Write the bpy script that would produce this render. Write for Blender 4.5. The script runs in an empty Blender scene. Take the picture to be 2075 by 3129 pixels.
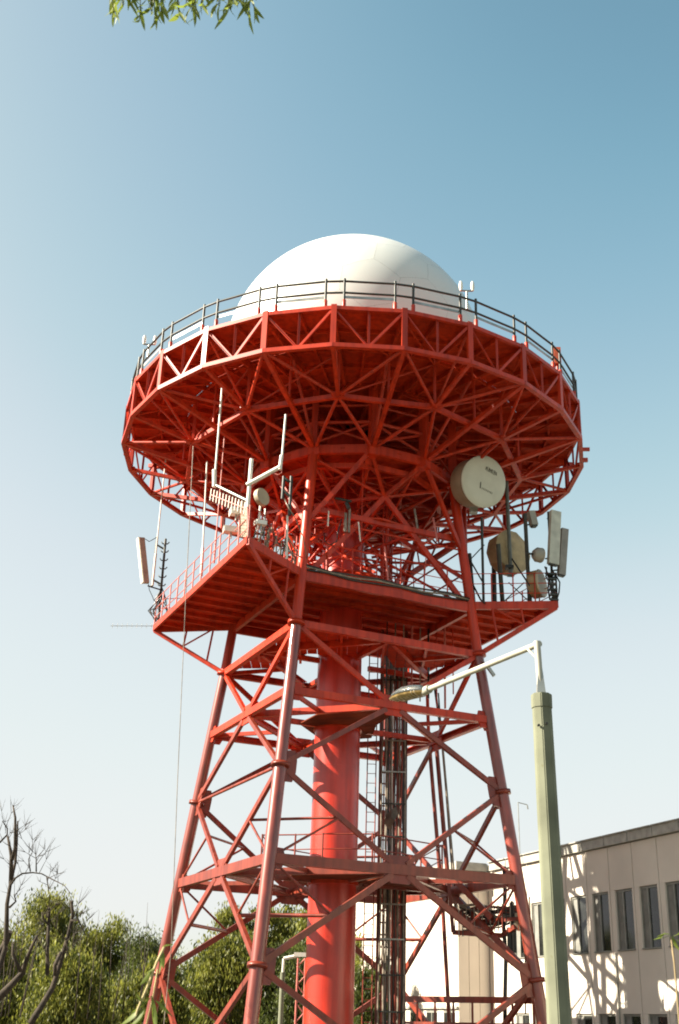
import bpy, bmesh, math, random
from mathutils import Vector, Matrix, Euler
random.seed(7)
R = math.radians
scene = bpy.context.scene
# ------------------------------------------------------------ camera, sky, sun, exposure
cam = bpy.data.cameras.new('camera')
cam.sensor_fit = 'VERTICAL'; cam.sensor_height = 36.0; cam.lens = 40.43
cam.clip_start = 0.05; cam.clip_end = 6000
cam_o = bpy.data.objects.new('camera', cam); scene.collection.objects.link(cam_o)
M = Matrix(((0.99953, -0.02904, 0.00992, 0), (-0.00277, -0.40713, -0.91337, 0), (0.03056, 0.91291, -0.40702, 0), (0, 0, 0, 1)))
cam_o.matrix_world = Matrix.Translation((0, 0, 1.6)) @ M.to_3x3().normalized().to_4x4()
cam.dof.use_dof = True; cam.dof.focus_distance = 24.0; cam.dof.aperture_fstop = 6.0
scene.camera = cam_o
SUN_EL, SUN_AZ = R(33), R(-98)          # azimuth from +y towards +x: the sun stands to the left
world = bpy.data.worlds.new('World'); scene.world = world; world.use_nodes = True
wn, wl = world.node_tree.nodes, world.node_tree.links
wn.clear()
wo = wn.new('ShaderNodeOutputWorld'); bg = wn.new('ShaderNodeBackground'); sky = wn.new('ShaderNodeTexSky')
sky.sky_type = 'NISHITA'; sky.sun_disc = False; sky.sun_elevation = SUN_EL; sky.sun_rotation = SUN_AZ
sky.air_density = 1.0; sky.dust_density = 1.6; sky.ozone_density = 0.8; sky.altitude = 100
bg.inputs['Strength'].default_value = 0.14
tn = wn.new('ShaderNodeMix'); tn.data_type = 'RGBA'; tn.blend_type = 'MULTIPLY'; tn.inputs['Factor'].default_value = 1.0
tn.inputs['B'].default_value = (0.93, 0.98, 0.88, 1)          # film response: the whole sky a little towards cyan
# the whole sky passes one tone curve (a film's response to it), the same in every direction
k1 = wn.new('ShaderNodeVectorMath'); k1.operation = 'SCALE'; k1.inputs['Scale'].default_value = 0.1554
cv = wn.new('ShaderNodeRGBCurve'); k2 = wn.new('ShaderNodeVectorMath'); k2.operation = 'SCALE'; k2.inputs['Scale'].default_value = 2.123
cv.mapping.extend = 'HORIZONTAL'
for ci, pts_c in enumerate((((0, 0), (.06, .04), (.112, .165), (.135, .27), (.155, .37), (.187, .51), (.22, .65), (.25, .72), (.325, .79), (.405, .835), (.5, .86), (1, .89)),
                           ((0, 0), (.1, .12), (.185, .335), (.214, .45), (.24, .53), (.305, .69), (.385, .805), (.485, .865), (.6, .885), (1, .90)),
                           ((0, 0), (.15, .18), (.285, .45), (.326, .575), (.355, .64), (.44, .76), (.52, .845), (.60, .875), (1, .90)))):
    c_ = cv.mapping.curves[ci]
    c_.points[0].location = pts_c[0]; c_.points[1].location = pts_c[-1]
    for p_ in pts_c[1:-1]: c_.points.new(*p_)
cv.mapping.update()
wl.new(sky.outputs[0], tn.inputs['A']); wl.new(tn.outputs['Result'], k1.inputs[0]); wl.new(k1.outputs[0], cv.inputs['Color'])
wl.new(cv.outputs[0], k2.inputs[0]); wl.new(k2.outputs[0], bg.inputs[0]); wl.new(bg.outputs[0], wo.inputs[0])
sl = bpy.data.lights.new('sun', 'SUN'); sl.energy = 5.0; sl.angle = R(0.55); sl.color = (1.0, 0.90, 0.74)
so = bpy.data.objects.new('sun', sl); scene.collection.objects.link(so)
to_sun = Vector((math.sin(SUN_AZ)*math.cos(SUN_EL), math.cos(SUN_AZ)*math.cos(SUN_EL), math.sin(SUN_EL)))
so.rotation_euler = to_sun.to_track_quat('Z', 'Y').to_euler()
so.location = to_sun*80
vs = scene.view_settings
vs.view_transform = 'Standard'; vs.look = 'None'; vs.exposure = 1.75; vs.gamma = 1.0; vs.use_curve_mapping = False
scene.render.engine = 'CYCLES'
scene.cycles.filter_width = 1.9
COL = scene.collection

# ------------------------------------------------------------ materials
def mat(name, col, rough=0.6, metal=0.0, var=0.12, scale=3.0, bump=0.0, col2=None, spots=0.0, spot_col=None, coat=0.0, spec=0.5, streak=0.0):
    m = bpy.data.materials.new(name); m.use_nodes = True
    n, l = m.node_tree.nodes, m.node_tree.links
    b = n['Principled BSDF']
    b.inputs['Roughness'].default_value = rough; b.inputs['Metallic'].default_value = metal
    b.inputs['Coat Weight'].default_value = coat; b.inputs['Coat Roughness'].default_value = 0.28
    b.inputs['Specular IOR Level'].default_value = spec
    tc = n.new('ShaderNodeTexCoord'); geo = n.new('ShaderNodeNewGeometry')
    nz = n.new('ShaderNodeTexNoise'); nz.inputs['Scale'].default_value = scale; nz.inputs['Detail'].default_value = 6
    l.new(geo.outputs['Position'], nz.inputs['Vector'])
    rp = n.new('ShaderNodeValToRGB')
    c2 = col2 or tuple(c*(1-var*2) for c in col)
    rp.color_ramp.elements[0].position = 0.3; rp.color_ramp.elements[1].position = 0.7
    rp.color_ramp.elements[0].color = (*c2, 1); rp.color_ramp.elements[1].color = (*[min(1, c*(1+var)) for c in col], 1)
    l.new(nz.outputs['Fac'], rp.inputs['Fac'])
    out = rp.outputs['Color']
    if spots:
        n2 = n.new('ShaderNodeTexNoise'); n2.inputs['Scale'].default_value = scale*4; n2.inputs['Detail'].default_value = 9
        l.new(geo.outputs['Position'], n2.inputs['Vector'])
        r2 = n.new('ShaderNodeValToRGB'); r2.color_ramp.elements[0].position = 0.72-spots; r2.color_ramp.elements[1].position = 0.76-spots+0.05
        l.new(n2.outputs['Fac'], r2.inputs['Fac'])
        mx = n.new('ShaderNodeMix'); mx.data_type = 'RGBA'
        l.new(r2.outputs['Color'], mx.inputs['Factor']); l.new(out, mx.inputs['A'])
        mx.inputs['B'].default_value = (*spot_col, 1); out = mx.outputs['Result']
    if streak:
        mp = n.new('ShaderNodeMapping'); mp.inputs['Scale'].default_value = (5, 5, .35); l.new(geo.outputs['Position'], mp.inputs['Vector'])
        n4 = n.new('ShaderNodeTexNoise'); n4.inputs['Scale'].default_value = 1.0; n4.inputs['Detail'].default_value = 7; l.new(mp.outputs[0], n4.inputs['Vector'])
        r4 = n.new('ShaderNodeValToRGB'); r4.color_ramp.elements[0].position = 0.32; r4.color_ramp.elements[1].position = 0.6
        v_ = 1-streak; r4.color_ramp.elements[0].color = (v_, v_*.9, v_*.8, 1); r4.color_ramp.elements[1].color = (1, 1, 1, 1)
        l.new(n4.outputs['Fac'], r4.inputs['Fac'])
        m4 = n.new('ShaderNodeMix'); m4.data_type = 'RGBA'; m4.blend_type = 'MULTIPLY'; m4.inputs['Factor'].default_value = 1
        l.new(out, m4.inputs['A']); l.new(r4.outputs['Color'], m4.inputs['B']); out = m4.outputs['Result']
    l.new(out, b.inputs['Base Color'])
    if bump:
        bp = n.new('ShaderNodeBump'); bp.inputs['Strength'].default_value = bump; bp.inputs['Distance'].default_value = 0.02
        n3 = n.new('ShaderNodeTexNoise'); n3.inputs['Scale'].default_value = scale*12; n3.inputs['Detail'].default_value = 4
        l.new(geo.outputs['Position'], n3.inputs['Vector']); l.new(n3.outputs['Fac'], bp.inputs['Height']); l.new(bp.outputs[0], b.inputs['Normal'])
    return m
RUST = (0.09, 0.03, 0.015)
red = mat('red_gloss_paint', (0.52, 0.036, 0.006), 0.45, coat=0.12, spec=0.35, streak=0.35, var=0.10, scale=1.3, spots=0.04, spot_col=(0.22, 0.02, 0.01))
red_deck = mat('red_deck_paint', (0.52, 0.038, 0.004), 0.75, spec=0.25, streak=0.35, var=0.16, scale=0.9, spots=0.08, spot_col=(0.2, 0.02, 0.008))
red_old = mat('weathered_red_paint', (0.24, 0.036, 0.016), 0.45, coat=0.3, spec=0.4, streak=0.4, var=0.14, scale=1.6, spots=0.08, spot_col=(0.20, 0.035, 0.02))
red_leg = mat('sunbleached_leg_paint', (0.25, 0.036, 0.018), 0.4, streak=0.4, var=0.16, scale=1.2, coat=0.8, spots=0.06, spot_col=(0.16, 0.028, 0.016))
red_leg.node_tree.nodes['Principled BSDF'].inputs['Coat Roughness'].default_value = 0.16
red_col = mat('column_red_paint', (0.56, 0.030, 0.011), 0.34, var=0.12, scale=0.8, coat=0.5, streak=0.25, spots=0.05, spot_col=(0.36, 0.02, 0.01))
rust_deck = mat('brown_red_old_deck', (0.15, 0.026, 0.007), 0.85, var=0.3, scale=1.2, spec=0.2)
red_pale = mat('faded_pink_rail_paint', (0.55, 0.16, 0.13), 0.45)
white_dome = mat('white_radome_laminate', (0.66, 0.67, 0.63), 0.38, var=0.03, scale=0.4)
white_p = mat('white_enamel', (0.72, 0.71, 0.64), 0.4, var=0.05)
arm_p = mat('dull_cream_arm_paint', (0.42, 0.41, 0.34), 0.45, var=0.12, scale=6)
cream = mat('cream_dish_shell', (0.40, 0.34, 0.24), 0.55, var=0.10, scale=2.0)
cream_f = mat('white_dish_cover', (0.56, 0.58, 0.49), 0.6, var=0.04, scale=2.0)
dish_back = mat('tan_weathered_dish', (0.36, 0.25, 0.13), 0.6, var=0.2, scale=1.5)
grey_m = mat('galvanised_steel', (0.36, 0.37, 0.34), 0.4, metal=0.7, var=0.15)
dark_m = mat('dark_green_steel', (0.03, 0.034, 0.027), 0.5, var=0.2)
cable_d = mat('black_cable_sheath', (0.025, 0.023, 0.02), 0.3)
cable_g = mat('grey_cable_sheath', (0.26, 0.22, 0.17), 0.35, var=0.3, scale=4)
conc = mat('lamp_post_concrete', (0.175, 0.185, 0.13), 0.8, var=0.12, scale=2.5, bump=0.04, spec=0.2, spots=0.05, spot_col=(0.14, 0.14, 0.08))
panel_w = mat('white_render_panel', (0.64, 0.58, 0.50), 0.75, var=0.04, scale=0.7, bump=0.1)
core_m = mat('panel_joint_mortar', (0.16, 0.13, 0.10), 0.9)
fascia = mat('grey_roof_fascia', (0.36, 0.35, 0.31), 0.6, var=0.15)
frame_m = mat('grey_window_frame', (0.22, 0.22, 0.19), 0.5)
blind_m = mat('pale_window_blind', (0.20, 0.20, 0.18), 0.8)
glass_m = mat('dark_window_glass', (0.03, 0.032, 0.03), 0.06, var=0.3, scale=1.5)
bark = mat('dark_bark', (0.045, 0.032, 0.02), 0.9, var=0.3, scale=5, bump=0.6)
bark2 = mat('grey_twig_bark', (0.07, 0.055, 0.04), 0.9, var=0.3, scale=5)
grass_m = mat('dry_grass_ground', (0.085, 0.08, 0.04), 0.95, var=0.3, scale=0.5, bump=0.4)
asph = mat('pale_concrete_yard', (0.10, 0.09, 0.075), 0.9, var=0.15, scale=0.6, bump=0.3)
text_m = mat('faded_black_print', (0.10, 0.10, 0.09), 0.7)
orange_m = mat('orange_obstruction_box', (0.45, 0.09, 0.03), 0.5)
def leaf_mat(name, c1, c2, trans=0.5):
    m = bpy.data.materials.new(name); m.use_nodes = True
    n, l = m.node_tree.nodes, m.node_tree.links
    n.clear()
    o = n.new('ShaderNodeOutputMaterial'); d = n.new('ShaderNodeBsdfPrincipled'); t = n.new('ShaderNodeBsdfTranslucent'); mx = n.new('ShaderNodeMixShader')
    d.inputs['Roughness'].default_value = 0.5
    g = n.new('ShaderNodeNewGeometry'); nz = n.new('ShaderNodeTexNoise'); nz.inputs['Scale'].default_value = 1.3; nz.inputs['Detail'].default_value = 5
    l.new(g.outputs['Position'], nz.inputs['Vector'])
    ad = n.new('ShaderNodeMath'); ad.operation = 'MULTIPLY_ADD'; ad.inputs[1].default_value = 0.55; ad.inputs[2].default_value = -0.22
    l.new(g.outputs['Random Per Island'], ad.inputs[0])
    a2 = n.new('ShaderNodeMath'); a2.operation = 'ADD'; l.new(nz.outputs['Fac'], a2.inputs[0]); l.new(ad.outputs[0], a2.inputs[1])
    rp = n.new('ShaderNodeValToRGB'); rp.color_ramp.elements[0].position = 0.3; rp.color_ramp.elements[1].position = 0.72
    rp.color_ramp.elements[0].color = (*c1, 1); rp.color_ramp.elements[1].color = (*c2, 1)
    l.new(a2.outputs[0], rp.inputs['Fac'])
    l.new(rp.outputs['Color'], d.inputs['Base Color']); l.new(rp.outputs['Color'], t.inputs['Color'])
    mx.inputs[0].default_value = trans
    l.new(d.outputs[0], mx.inputs[1]); l.new(t.outputs[0], mx.inputs[2]); l.new(mx.outputs[0], o.inputs['Surface'])
    return m
leafA = leaf_mat('willow_leaf_green', (0.035, 0.055, 0.010), (0.26, 0.27, 0.045))
leafB = leaf_mat('bush_leaf_dark', (0.025, 0.04, 0.010), (0.12, 0.15, 0.028))
leafC = leaf_mat('fresh_leaf_yellow_green', (0.10, 0.15, 0.02), (0.26, 0.30, 0.045))
leafN = leaf_mat('hanging_willow_leaf', (0.07, 0.12, 0.02), (0.34, 0.40, 0.06), 0.55)

# ------------------------------------------------------------ builders
def tag(o, label=None, cat=None, group=None, kind=None):
    if label: o['label'] = label
    if cat: o['category'] = cat
    if group: o['group'] = group
    if kind: o['kind'] = kind
    return o
def empty(name, loc=(0, 0, 0)):
    o = bpy.data.objects.new(name, None); COL.objects.link(o); o.location = loc; o.empty_display_size = 0.3
    return o
def link(name, me, m=None, parent=None):
    if m is not None and not me.materials: me.materials.append(m)
    o = bpy.data.objects.new(name, me); COL.objects.link(o)
    if parent is not None:
        o.parent = parent; o.matrix_parent_inverse = PINV(parent)
    return o
PW = {}
def PINV(p):
    return WM(p).inverted()
def WM(o):
    m = o.matrix_basis.copy()
    if o.parent: m = WM(o.parent) @ o.matrix_parent_inverse @ m
    return m
UNIT = {}
def unit_mesh(kind, m, seg=10):
    key = (kind, m.name, seg)
    if key in UNIT: return UNIT[key]
    bm = bmesh.new()
    if kind == 'tube':
        bmesh.ops.create_cone(bm, cap_ends=True, segments=seg, radius1=1, radius2=1, depth=1)
        for f in bm.faces: f.smooth = len(f.verts) == 4
    elif kind == 'box':
        bmesh.ops.create_cube(bm, size=1)
    elif kind in ('ibeam', 'channel', 'angle'):
        if kind == 'ibeam':
            pr = [(-.5,-.5),(.5,-.5),(.5,-.36),(.1,-.36),(.1,.36),(.5,.36),(.5,.5),(-.5,.5),(-.5,.36),(-.1,.36),(-.1,-.36),(-.5,-.36)]
        elif kind == 'channel':
            pr = [(-.5,-.5),(.5,-.5),(.5,-.38),(-.3,-.38),(-.3,.38),(.5,.38),(.5,.5),(-.5,.5)]
        else:
            pr = [(-.5,-.5),(.5,-.5),(.5,-.34),(-.34,-.34),(-.34,.5),(-.5,.5)]
        lo = [bm.verts.new((x, y, -.5)) for x, y in pr]; hi = [bm.verts.new((x, y, .5)) for x, y in pr]
        k = len(pr)
        for i in range(k): bm.faces.new((lo[i], lo[(i+1) % k], hi[(i+1) % k], hi[i]))
        bm.faces.new(lo[::-1]); bm.faces.new(hi)
        bmesh.ops.recalc_face_normals(bm, faces=bm.faces)
    me = bpy.data.meshes.new(kind+'_'+m.name); bm.to_mesh(me); bm.free(); me.materials.append(m)
    UNIT[key] = me
    return me
def member(name, p, q, w, h, m, parent, kind='box', up=(0, 0, 1), seg=10):
    p, q = Vector(p), Vector(q); d = q-p; L = d.length; z = d.normalized(); up = Vector(up)
    if abs(z.dot(up)) > 0.98: up = Vector((1, 0, 0))
    x = up.cross(z).normalized(); y = z.cross(x)
    o = link(name, unit_mesh(kind, m, seg), None, parent)
    rot = Matrix((x, y, z)).transposed()
    o.location = (p+q)/2; o.rotation_mode = 'QUATERNION'; o.rotation_quaternion = rot.to_quaternion(); o.scale = (w, h, L)
    return o
def tube(name, p, q, r, m, parent, seg=10): return member(name, p, q, r, r, m, parent, 'tube', seg=seg)
def box(name, c, s, m, parent, rz=0.0):
    o = link(name, unit_mesh('box', m), None, parent); o.location = c; o.scale = s; o.rotation_euler = (0, 0, rz)
    return o
def bm_obj(name, bm, m, parent=None, smooth=False):
    me = bpy.data.meshes.new(name)
    if smooth:
        for f in bm.faces: f.smooth = True
    bm.to_mesh(me); bm.free(); me.materials.append(m)
    return link(name, me, None, parent)
def slab(name, poly, z0, z1, m, parent, hole=None):
    bm = bmesh.new()
    lo = [bm.verts.new((x, y, z0)) for x, y in poly]; hi = [bm.verts.new((x, y, z1)) for x, y in poly]; k = len(poly)
    for i in range(k): bm.faces.new((lo[i], lo[(i+1) % k], hi[(i+1) % k], hi[i]))
    bm.faces.new(lo[::-1]); bm.faces.new(hi)
    bmesh.ops.recalc_face_normals(bm, faces=bm.faces)
    return bm_obj(name, bm, m, parent)
def clip(poly, a, b, c):           # keep a*x+b*y<=c
    out = []
    for i in range(len(poly)):
        P, Q = poly[i], poly[(i+1) % len(poly)]
        dp, dq = a*P[0]+b*P[1]-c, a*Q[0]+b*Q[1]-c
        if dp <= 0: out.append(P)
        if dp*dq < 0:
            t = dp/(dp-dq); out.append((P[0]+t*(Q[0]-P[0]), P[1]+t*(Q[1]-P[1])))
    return out
def area(poly): return abs(sum(poly[i][0]*poly[(i+1) % len(poly)][1]-poly[(i+1) % len(poly)][0]*poly[i][1] for i in range(len(poly))))/2
def sweep(bm, pts, rads, seg=6):
    pts = [Vector(p) for p in pts]; prev = None; ref = Vector((0.31, 0.83, 0.46))
    for i, p in enumerate(pts):
        t = (pts[min(i+1, len(pts)-1)]-pts[max(i-1, 0)]).normalized()
        x = t.cross(ref).normalized(); y = t.cross(x)
        r = rads[i] if hasattr(rads, '__len__') else rads
        ring = [bm.verts.new(p+(x*math.cos(a)+y*math.sin(a))*r) for a in [2*math.pi*k/seg for k in range(seg)]]
        if prev:
            for k in range(seg):
                f = bm.faces.new((prev[k], prev[(k+1) % seg], ring[(k+1) % seg], ring[k])); f.smooth = True
        else: bm.faces.new(ring[::-1])
        prev = ring
    bm.faces.new(prev)
def cable(name, pts, r, m, parent=None, seg=6):
    bm = bmesh.new(); sweep(bm, pts, r, seg); bmesh.ops.recalc_face_normals(bm, faces=bm.faces)
    return bm_obj(name, bm, m, parent)
def lathe(name, prof, m, parent, base, axis, seg=32, smooth=True):
    z = Vector(axis).normalized(); x = z.orthogonal().normalized(); y = z.cross(x); bm = bmesh.new(); prev = None
    for r, h in prof:
        c = Vector(base)+z*h
        if r < 1e-5: ring = [bm.verts.new(c)]
        else: ring = [bm.verts.new(c+(x*math.cos(a)+y*math.sin(a))*r) for a in [2*math.pi*k/seg for k in range(seg)]]
        if prev:
            if len(prev) == 1 and len(ring) > 1:
                for k in range(seg): bm.faces.new((prev[0], ring[(k+1) % seg], ring[k]))
            elif len(ring) == 1:
                for k in range(seg): bm.faces.new((prev[k], prev[(k+1) % seg], ring[0]))
            else:
                for k in range(seg): bm.faces.new((prev[k], prev[(k+1) % seg], ring[(k+1) % seg], ring[k]))
        prev = ring
    bmesh.ops.recalc_face_normals(bm, faces=bm.faces)
    o = bm_obj(name, bm, m, parent, smooth)
    if smooth:
        try: o.data.set_sharp_from_angle(angle=R(40))
        except Exception: pass
    return o

# ------------------------------------------------------------ ground
bm = bmesh.new()
n = 40
for i in range(n+1):
    for j in range(n+1):
        x = -1500+3000*i/n; y = -1400+3000*j/n
        bm.verts.new((x, y, 0.0))
bm.verts.ensure_lookup_table()
for i in range(n):
    for j in range(n):
        a = i*(n+1)+j; bm.faces.new((bm.verts[a], bm.verts[a+n+1], bm.verts[a+n+2], bm.verts[a+1]))
g = bm_obj('ground', bm, grass_m); tag(g, kind='structure')
y_ = slab('yard', [(-16, 24), (16, 20), (12, 42), (4, 62), (-14, 60)], 0.0, 0.06, asph, None); tag(y_, kind='structure')

# ------------------------------------------------------------ tower frame
D = 41.084; A0 = -20.1; PH = -4.8
def N(r, a, z): a = R(a); return Vector((r*math.sin(a), D-r*math.cos(a), z))
ZL = [0, 3.05, 6.05, 8.89, 11.37, 13.74]
ZP, ZR3, ZR2, ZLO, ZTOP = 15.7, 20.65, 21.33, 21.87, 23.32
def lr(z): return 7.08-0.1543*z if z <= 13.74 else 4.96-(z-13.74)*(4.96-4.1)/(ZR3-13.74)
def LN(k, z): return N(lr(z), A0+90*k, z)           # leg k: 0 front, 1 right, 2 back, 3 left
tower = empty('radar_tower', (0, D, 0))
tag(tower, 'tall red lattice radar tower on four inclined tube legs carrying a wide round gallery', 'tower')
T = tower
for k in range(4):
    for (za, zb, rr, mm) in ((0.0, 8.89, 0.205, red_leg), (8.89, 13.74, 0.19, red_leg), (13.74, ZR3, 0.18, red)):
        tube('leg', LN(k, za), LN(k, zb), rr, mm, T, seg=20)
    for z in (3.05, 8.89, 13.74):
        p = LN(k, z); d = (LN(k, z+.3)-LN(k, z-.3)).normalized()
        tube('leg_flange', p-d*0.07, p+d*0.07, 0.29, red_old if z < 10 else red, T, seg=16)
    lathe('leg_footing', [(0.0, 0.3), (0.5, 0.3), (0.6, 0.0), (0.0, 0.0)][::-1], conc, T, LN(k, 0)-Vector((0, 0, 0.0)), (0, 0, 1), 12, False)
def gusset(p, d, up, w, h, m, parent=T):
    d = Vector(d).normalized(); up = Vector(up)
    return member('gusset_plate', Vector(p)-d*w/2, Vector(p)+d*w/2, 0.05, h, m, parent, 'box', up.cross(d) if False else up)
def face_plate(c, du, dv, w, h, m):
    """chamfered plate in the plane (du,dv)"""
    du, dv = Vector(du).normalized(), Vector(dv).normalized(); nn = du.cross(dv).normalized()
    pr = [(-w/2, -h*.2), (-w*.28, -h/2), (w*.28, -h/2), (w/2, -h*.2), (w/2, h*.2), (w*.28, h/2), (-w*.28, h/2), (-w/2, h*.2)]
    bm = bmesh.new()
    a = [bm.verts.new(Vector(c)+du*x+dv*y+nn*.03) for x, y in pr]; b = [bm.verts.new(Vector(c)+du*x+dv*y-nn*.03) for x, y in pr]
    for i in range(8): bm.faces.new((a[i], a[(i+1) % 8], b[(i+1) % 8], b[i]))
    bm.faces.new(a[::-1]); bm.faces.new(b); bmesh.ops.recalc_face_normals(bm, faces=bm.faces)
    return bm_obj('gusset_plate', bm, m, T)
def inset(p, q, a, b=None):
    p, q = Vector(p), Vector(q); d = (q-p).normalized(); b = a if b is None else b
    return p+d*a, q-d*b
def mid(k, z): return (LN(k, z)+LN((k+1) % 4, z))/2
for k in range(4):
    k2 = (k+1) % 4
    for lev in (2, 4, 5):                                  # horizontals
        z = ZL[lev]; mm = red_old if lev < 4 else red
        P, Q = LN(k, z), LN(k2, z); m_ = (P+Q)/2
        hb = 0.30 if lev == 2 else 0.24
        for a, b in ((P, m_), (m_, Q)):
            a2, b2 = inset(a, b, .17 if a is P else 0.002, .17 if b is Q else 0.002)
            member('horizontal_beam', a2, b2, 0.2, hb, mm, T, 'channel' if lev != 2 else 'box')
        if lev != 5:
            face_plate(m_, Q-P, LN(k, z+1)-LN(k, z-1)+LN(k2, z+1)-LN(k2, z-1), 1.15 if lev == 2 else 1.0, 0.85 if lev == 2 else .7, mm)
    for (za, zm, zb) in ((0.15, None, 3.05), (3.05, 6.05, 8.89), (8.89, 11.37, 13.74)):
        if zm is None:
            bot = (LN(k, 0.15)+LN(k2, 0.15))/2
            for kk in (k, k2):
                a, b = inset(LN(kk, 3.05), bot, .25, 0.05); member('brace', a, b, 0.13, 0.17, red_old, T)
            continue
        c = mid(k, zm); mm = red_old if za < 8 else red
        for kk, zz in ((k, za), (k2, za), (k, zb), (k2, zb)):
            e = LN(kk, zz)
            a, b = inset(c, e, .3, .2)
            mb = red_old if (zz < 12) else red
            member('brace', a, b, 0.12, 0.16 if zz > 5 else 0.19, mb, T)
            # light sub-bracing from the brace middle back to the leg and to the horizontal
            h = (c+e)/2; zi = h.z
            if za < 8: tube('thin_brace', h, LN(kk, zm), 0.04, mb, T, 8)
        for kk in (k,):
            for zz in ((za, zb) if za < 5 else (za,)):
                p = LN(kk, zz); q = mid(k, zm)
    for z in (6.05, 11.37):
        p = LN(k, z); dz = (LN(k, z+1)-LN(k, z-1)).normalized()
        for oth in (k2, (k+3) % 4): face_plate(p+(LN(oth, z)-p).normalized()*0.3, (LN(oth, z)-p).normalized(), dz, 0.34, 0.6, red_old if z < 10 else red)
    # gussets on legs at nodes
    for z in (3.05, 8.89):
        p = LN(k, z); dz = (LN(k, z+1)-LN(k, z-1)).normalized()
        for oth in (k2, (k+3) % 4):
            dh = (LN(oth, z)-p).normalized()
            face_plate(p+dh*0.33, dh, dz, 0.42, 1.0, red_old)
tube('thin_brace', LN(3, 8.89), LN(0, 8.89), 0.055, red_old, T, 8)
# plan bracing at L2, L4, L5: diamonds between face middles and struts to the column
for z, mm in ((6.05, red_old), (11.37, red), (13.74, red)):
    for k in range(4):
        a, b = mid(k, z), mid((k+1) % 4, z)
        a2, b2 = inset(a, b, .35)
        member('plan_brace', a2, b2, 0.14, 0.22, mm, T, 'channel')
        c0 = Vector((-0.1, D, z)); cdir = (a-c0).normalized()
        member('plan_brace', c0+cdir*1.0, a-cdir*.2, 0.14, 0.18, mm, T)
        # leg to the neighbouring diamond side
        qp = (a+b)/2
        e = LN((k+1) % 4, z); a3, b3 = inset(e, qp, .2, .08)
        member('plan_brace', a3, b3, 0.1, 0.14, mm, T)
for z in (6.05, 11.37):
    lathe('column_collar', [(0.81, -.12), (0.88, -.12), (0.88, .12), (0.81, .12)], red, T, (-0.25, D, z), (0, 0, 1), 40)
# ring of secondary horizontals (thin) at z 7.6: light triangles inside the faces
for k in range(4):
    c = mid(k, 6.05); t = (mid(k, 6.05)+LN(k, 8.89))/2; t2 = (mid(k, 6.05)+LN((k+1) % 4, 8.89))/2
    t3 = (mid((k+3) % 4, 6.05)+LN(k, 8.89))/2
    tube('thin_brace', t, t3, 0.045, red_old, T, 8)
    s1 = (mid(k, 6.05)+LN(k, 3.05))/2; s3 = (mid((k+3) % 4, 6.05)+LN(k, 3.05))/2
    tube('thin_brace', s1, s3, 0.06, red_old, T, 8)
# central column
lathe('central_column', [(0.0, 0.0), (0.82, 0.0), (0.82, 10.0), (0.80, 15.7), (0.80, 23.2), (0.0, 23.2)], red_col, T, (-0.25, D, 0), (0, 0, 1), 64)
for z in (2.4, 4.9, 7.6, 9.9, 12.4):
    lathe('column_weld_ring', [(0.80, -.008), (0.826, -.008), (0.826, .008), (0.80, .008)], red_col, T, (-0.25, D, z), (0, 0, 1), 48)

# small decks at L2 and L4, lower deck at L5
def planks(poly, z0, z1, dirv, w, m, parent, name='deck_plank', gap=0.02):
    dx, dy = dirv; nx, ny = -dy, dx
    vals = [nx*p[0]+ny*p[1] for p in poly]; a = min(vals); out = []
    while a < max(vals):
        q = clip(clip(poly, nx, ny, a+w-gap), -nx, -ny, -a)
        if len(q) > 2 and area(q) > 0.02: out.append(slab(name, q, z0, z1, m, parent))
        a += w
    return out
planks([(-1.63, 40.4), (-0.95, 38.9), (1.55, 37.8), (1.6, 38.6), (1.15, 40.1)], 11.3, 11.34, (0.93, -0.37), 0.42, rust_deck, T)
planks([(-1.6, 40.4), (1.12, 40.1), (1.0, 42.2), (-0.6, 42.9), (-1.09, 42.0)], 11.3, 11.34, (0.93, -0.37), 0.42, rust_deck, T)
planks([(-1.78, 40.28), (-1.48, 38.85), (1.57, 36.95), (1.35, 39.18), (-0.45, 43.4), (-1.02, 43.3)], 6.05, 6.09, (0.91, -0.42), 0.46, rust_deck, T)
planks([(1.4, 39.2), (3.6, 40.2), (2.6, 43.6), (-0.2, 43.2)], 6.05, 6.09, (0.91, -0.42), 0.46, rust_deck, T)
rail = [(-2.6, 38.9), (-1.5, 38.6), (-0.6, 38.2), (1.0, 37.9), (3.4, 40.0), (2.9, 43.2), (-0.6, 43.6), (-2.5, 41.5)]
for i, (x, y) in enumerate(rail):
    tube('walkway_rail_post', (x, y, 6.2), (x, y, 7.25), 0.03, red_old, T, 8)
    x2, y2 = rail[(i+1) % len(rail)]
    tube('walkway_handrail', (x, y, 7.22), (x2, y2, 7.22), 0.022, red_old, T, 8)
    tube('walkway_handrail', (x, y, 6.75), (x2, y2, 6.75), 0.018, red_old, T, 8)
# L5 deck with a notch round the column
A5, B5, C5 = LN(3, 13.74), LN(0, 13.74), LN(1, 13.74)
def notch_poly(x0, x1):
    pts = []
    return pts
def lineY(P, Q, x): return P.y+(Q.y-P.y)*(x-P.x)/(Q.x-P.x)
xs = [-4.3+0.36*i for i in range(25)]
for i in range(len(xs)-1):
    xa, xb = xs[i], xs[i+1]-0.02
    def near(x): return lineY(A5, B5, x) if x < B5.x else lineY(B5, C5, x)
    def far(x):
        y = 42.35-0.13*(x+3.5)
        dx = abs(x+0.2)
        for cx, rr in ((-1.25, 0.62), (1.0, 0.75)):
            if abs(x-cx) < rr: y = min(y, 41.55-math.sqrt(rr*rr-(x-cx)**2)*2.2)
        return y
    if near(xa) < far(xa) and near(xb) < far(xb):
        slab('lower_deck_plank', [(xa, near(xa)), (xb, near(xb)), (xb, far(xb)), (xa, far(xa))], 13.86, 13.90, red_deck, T)
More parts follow.
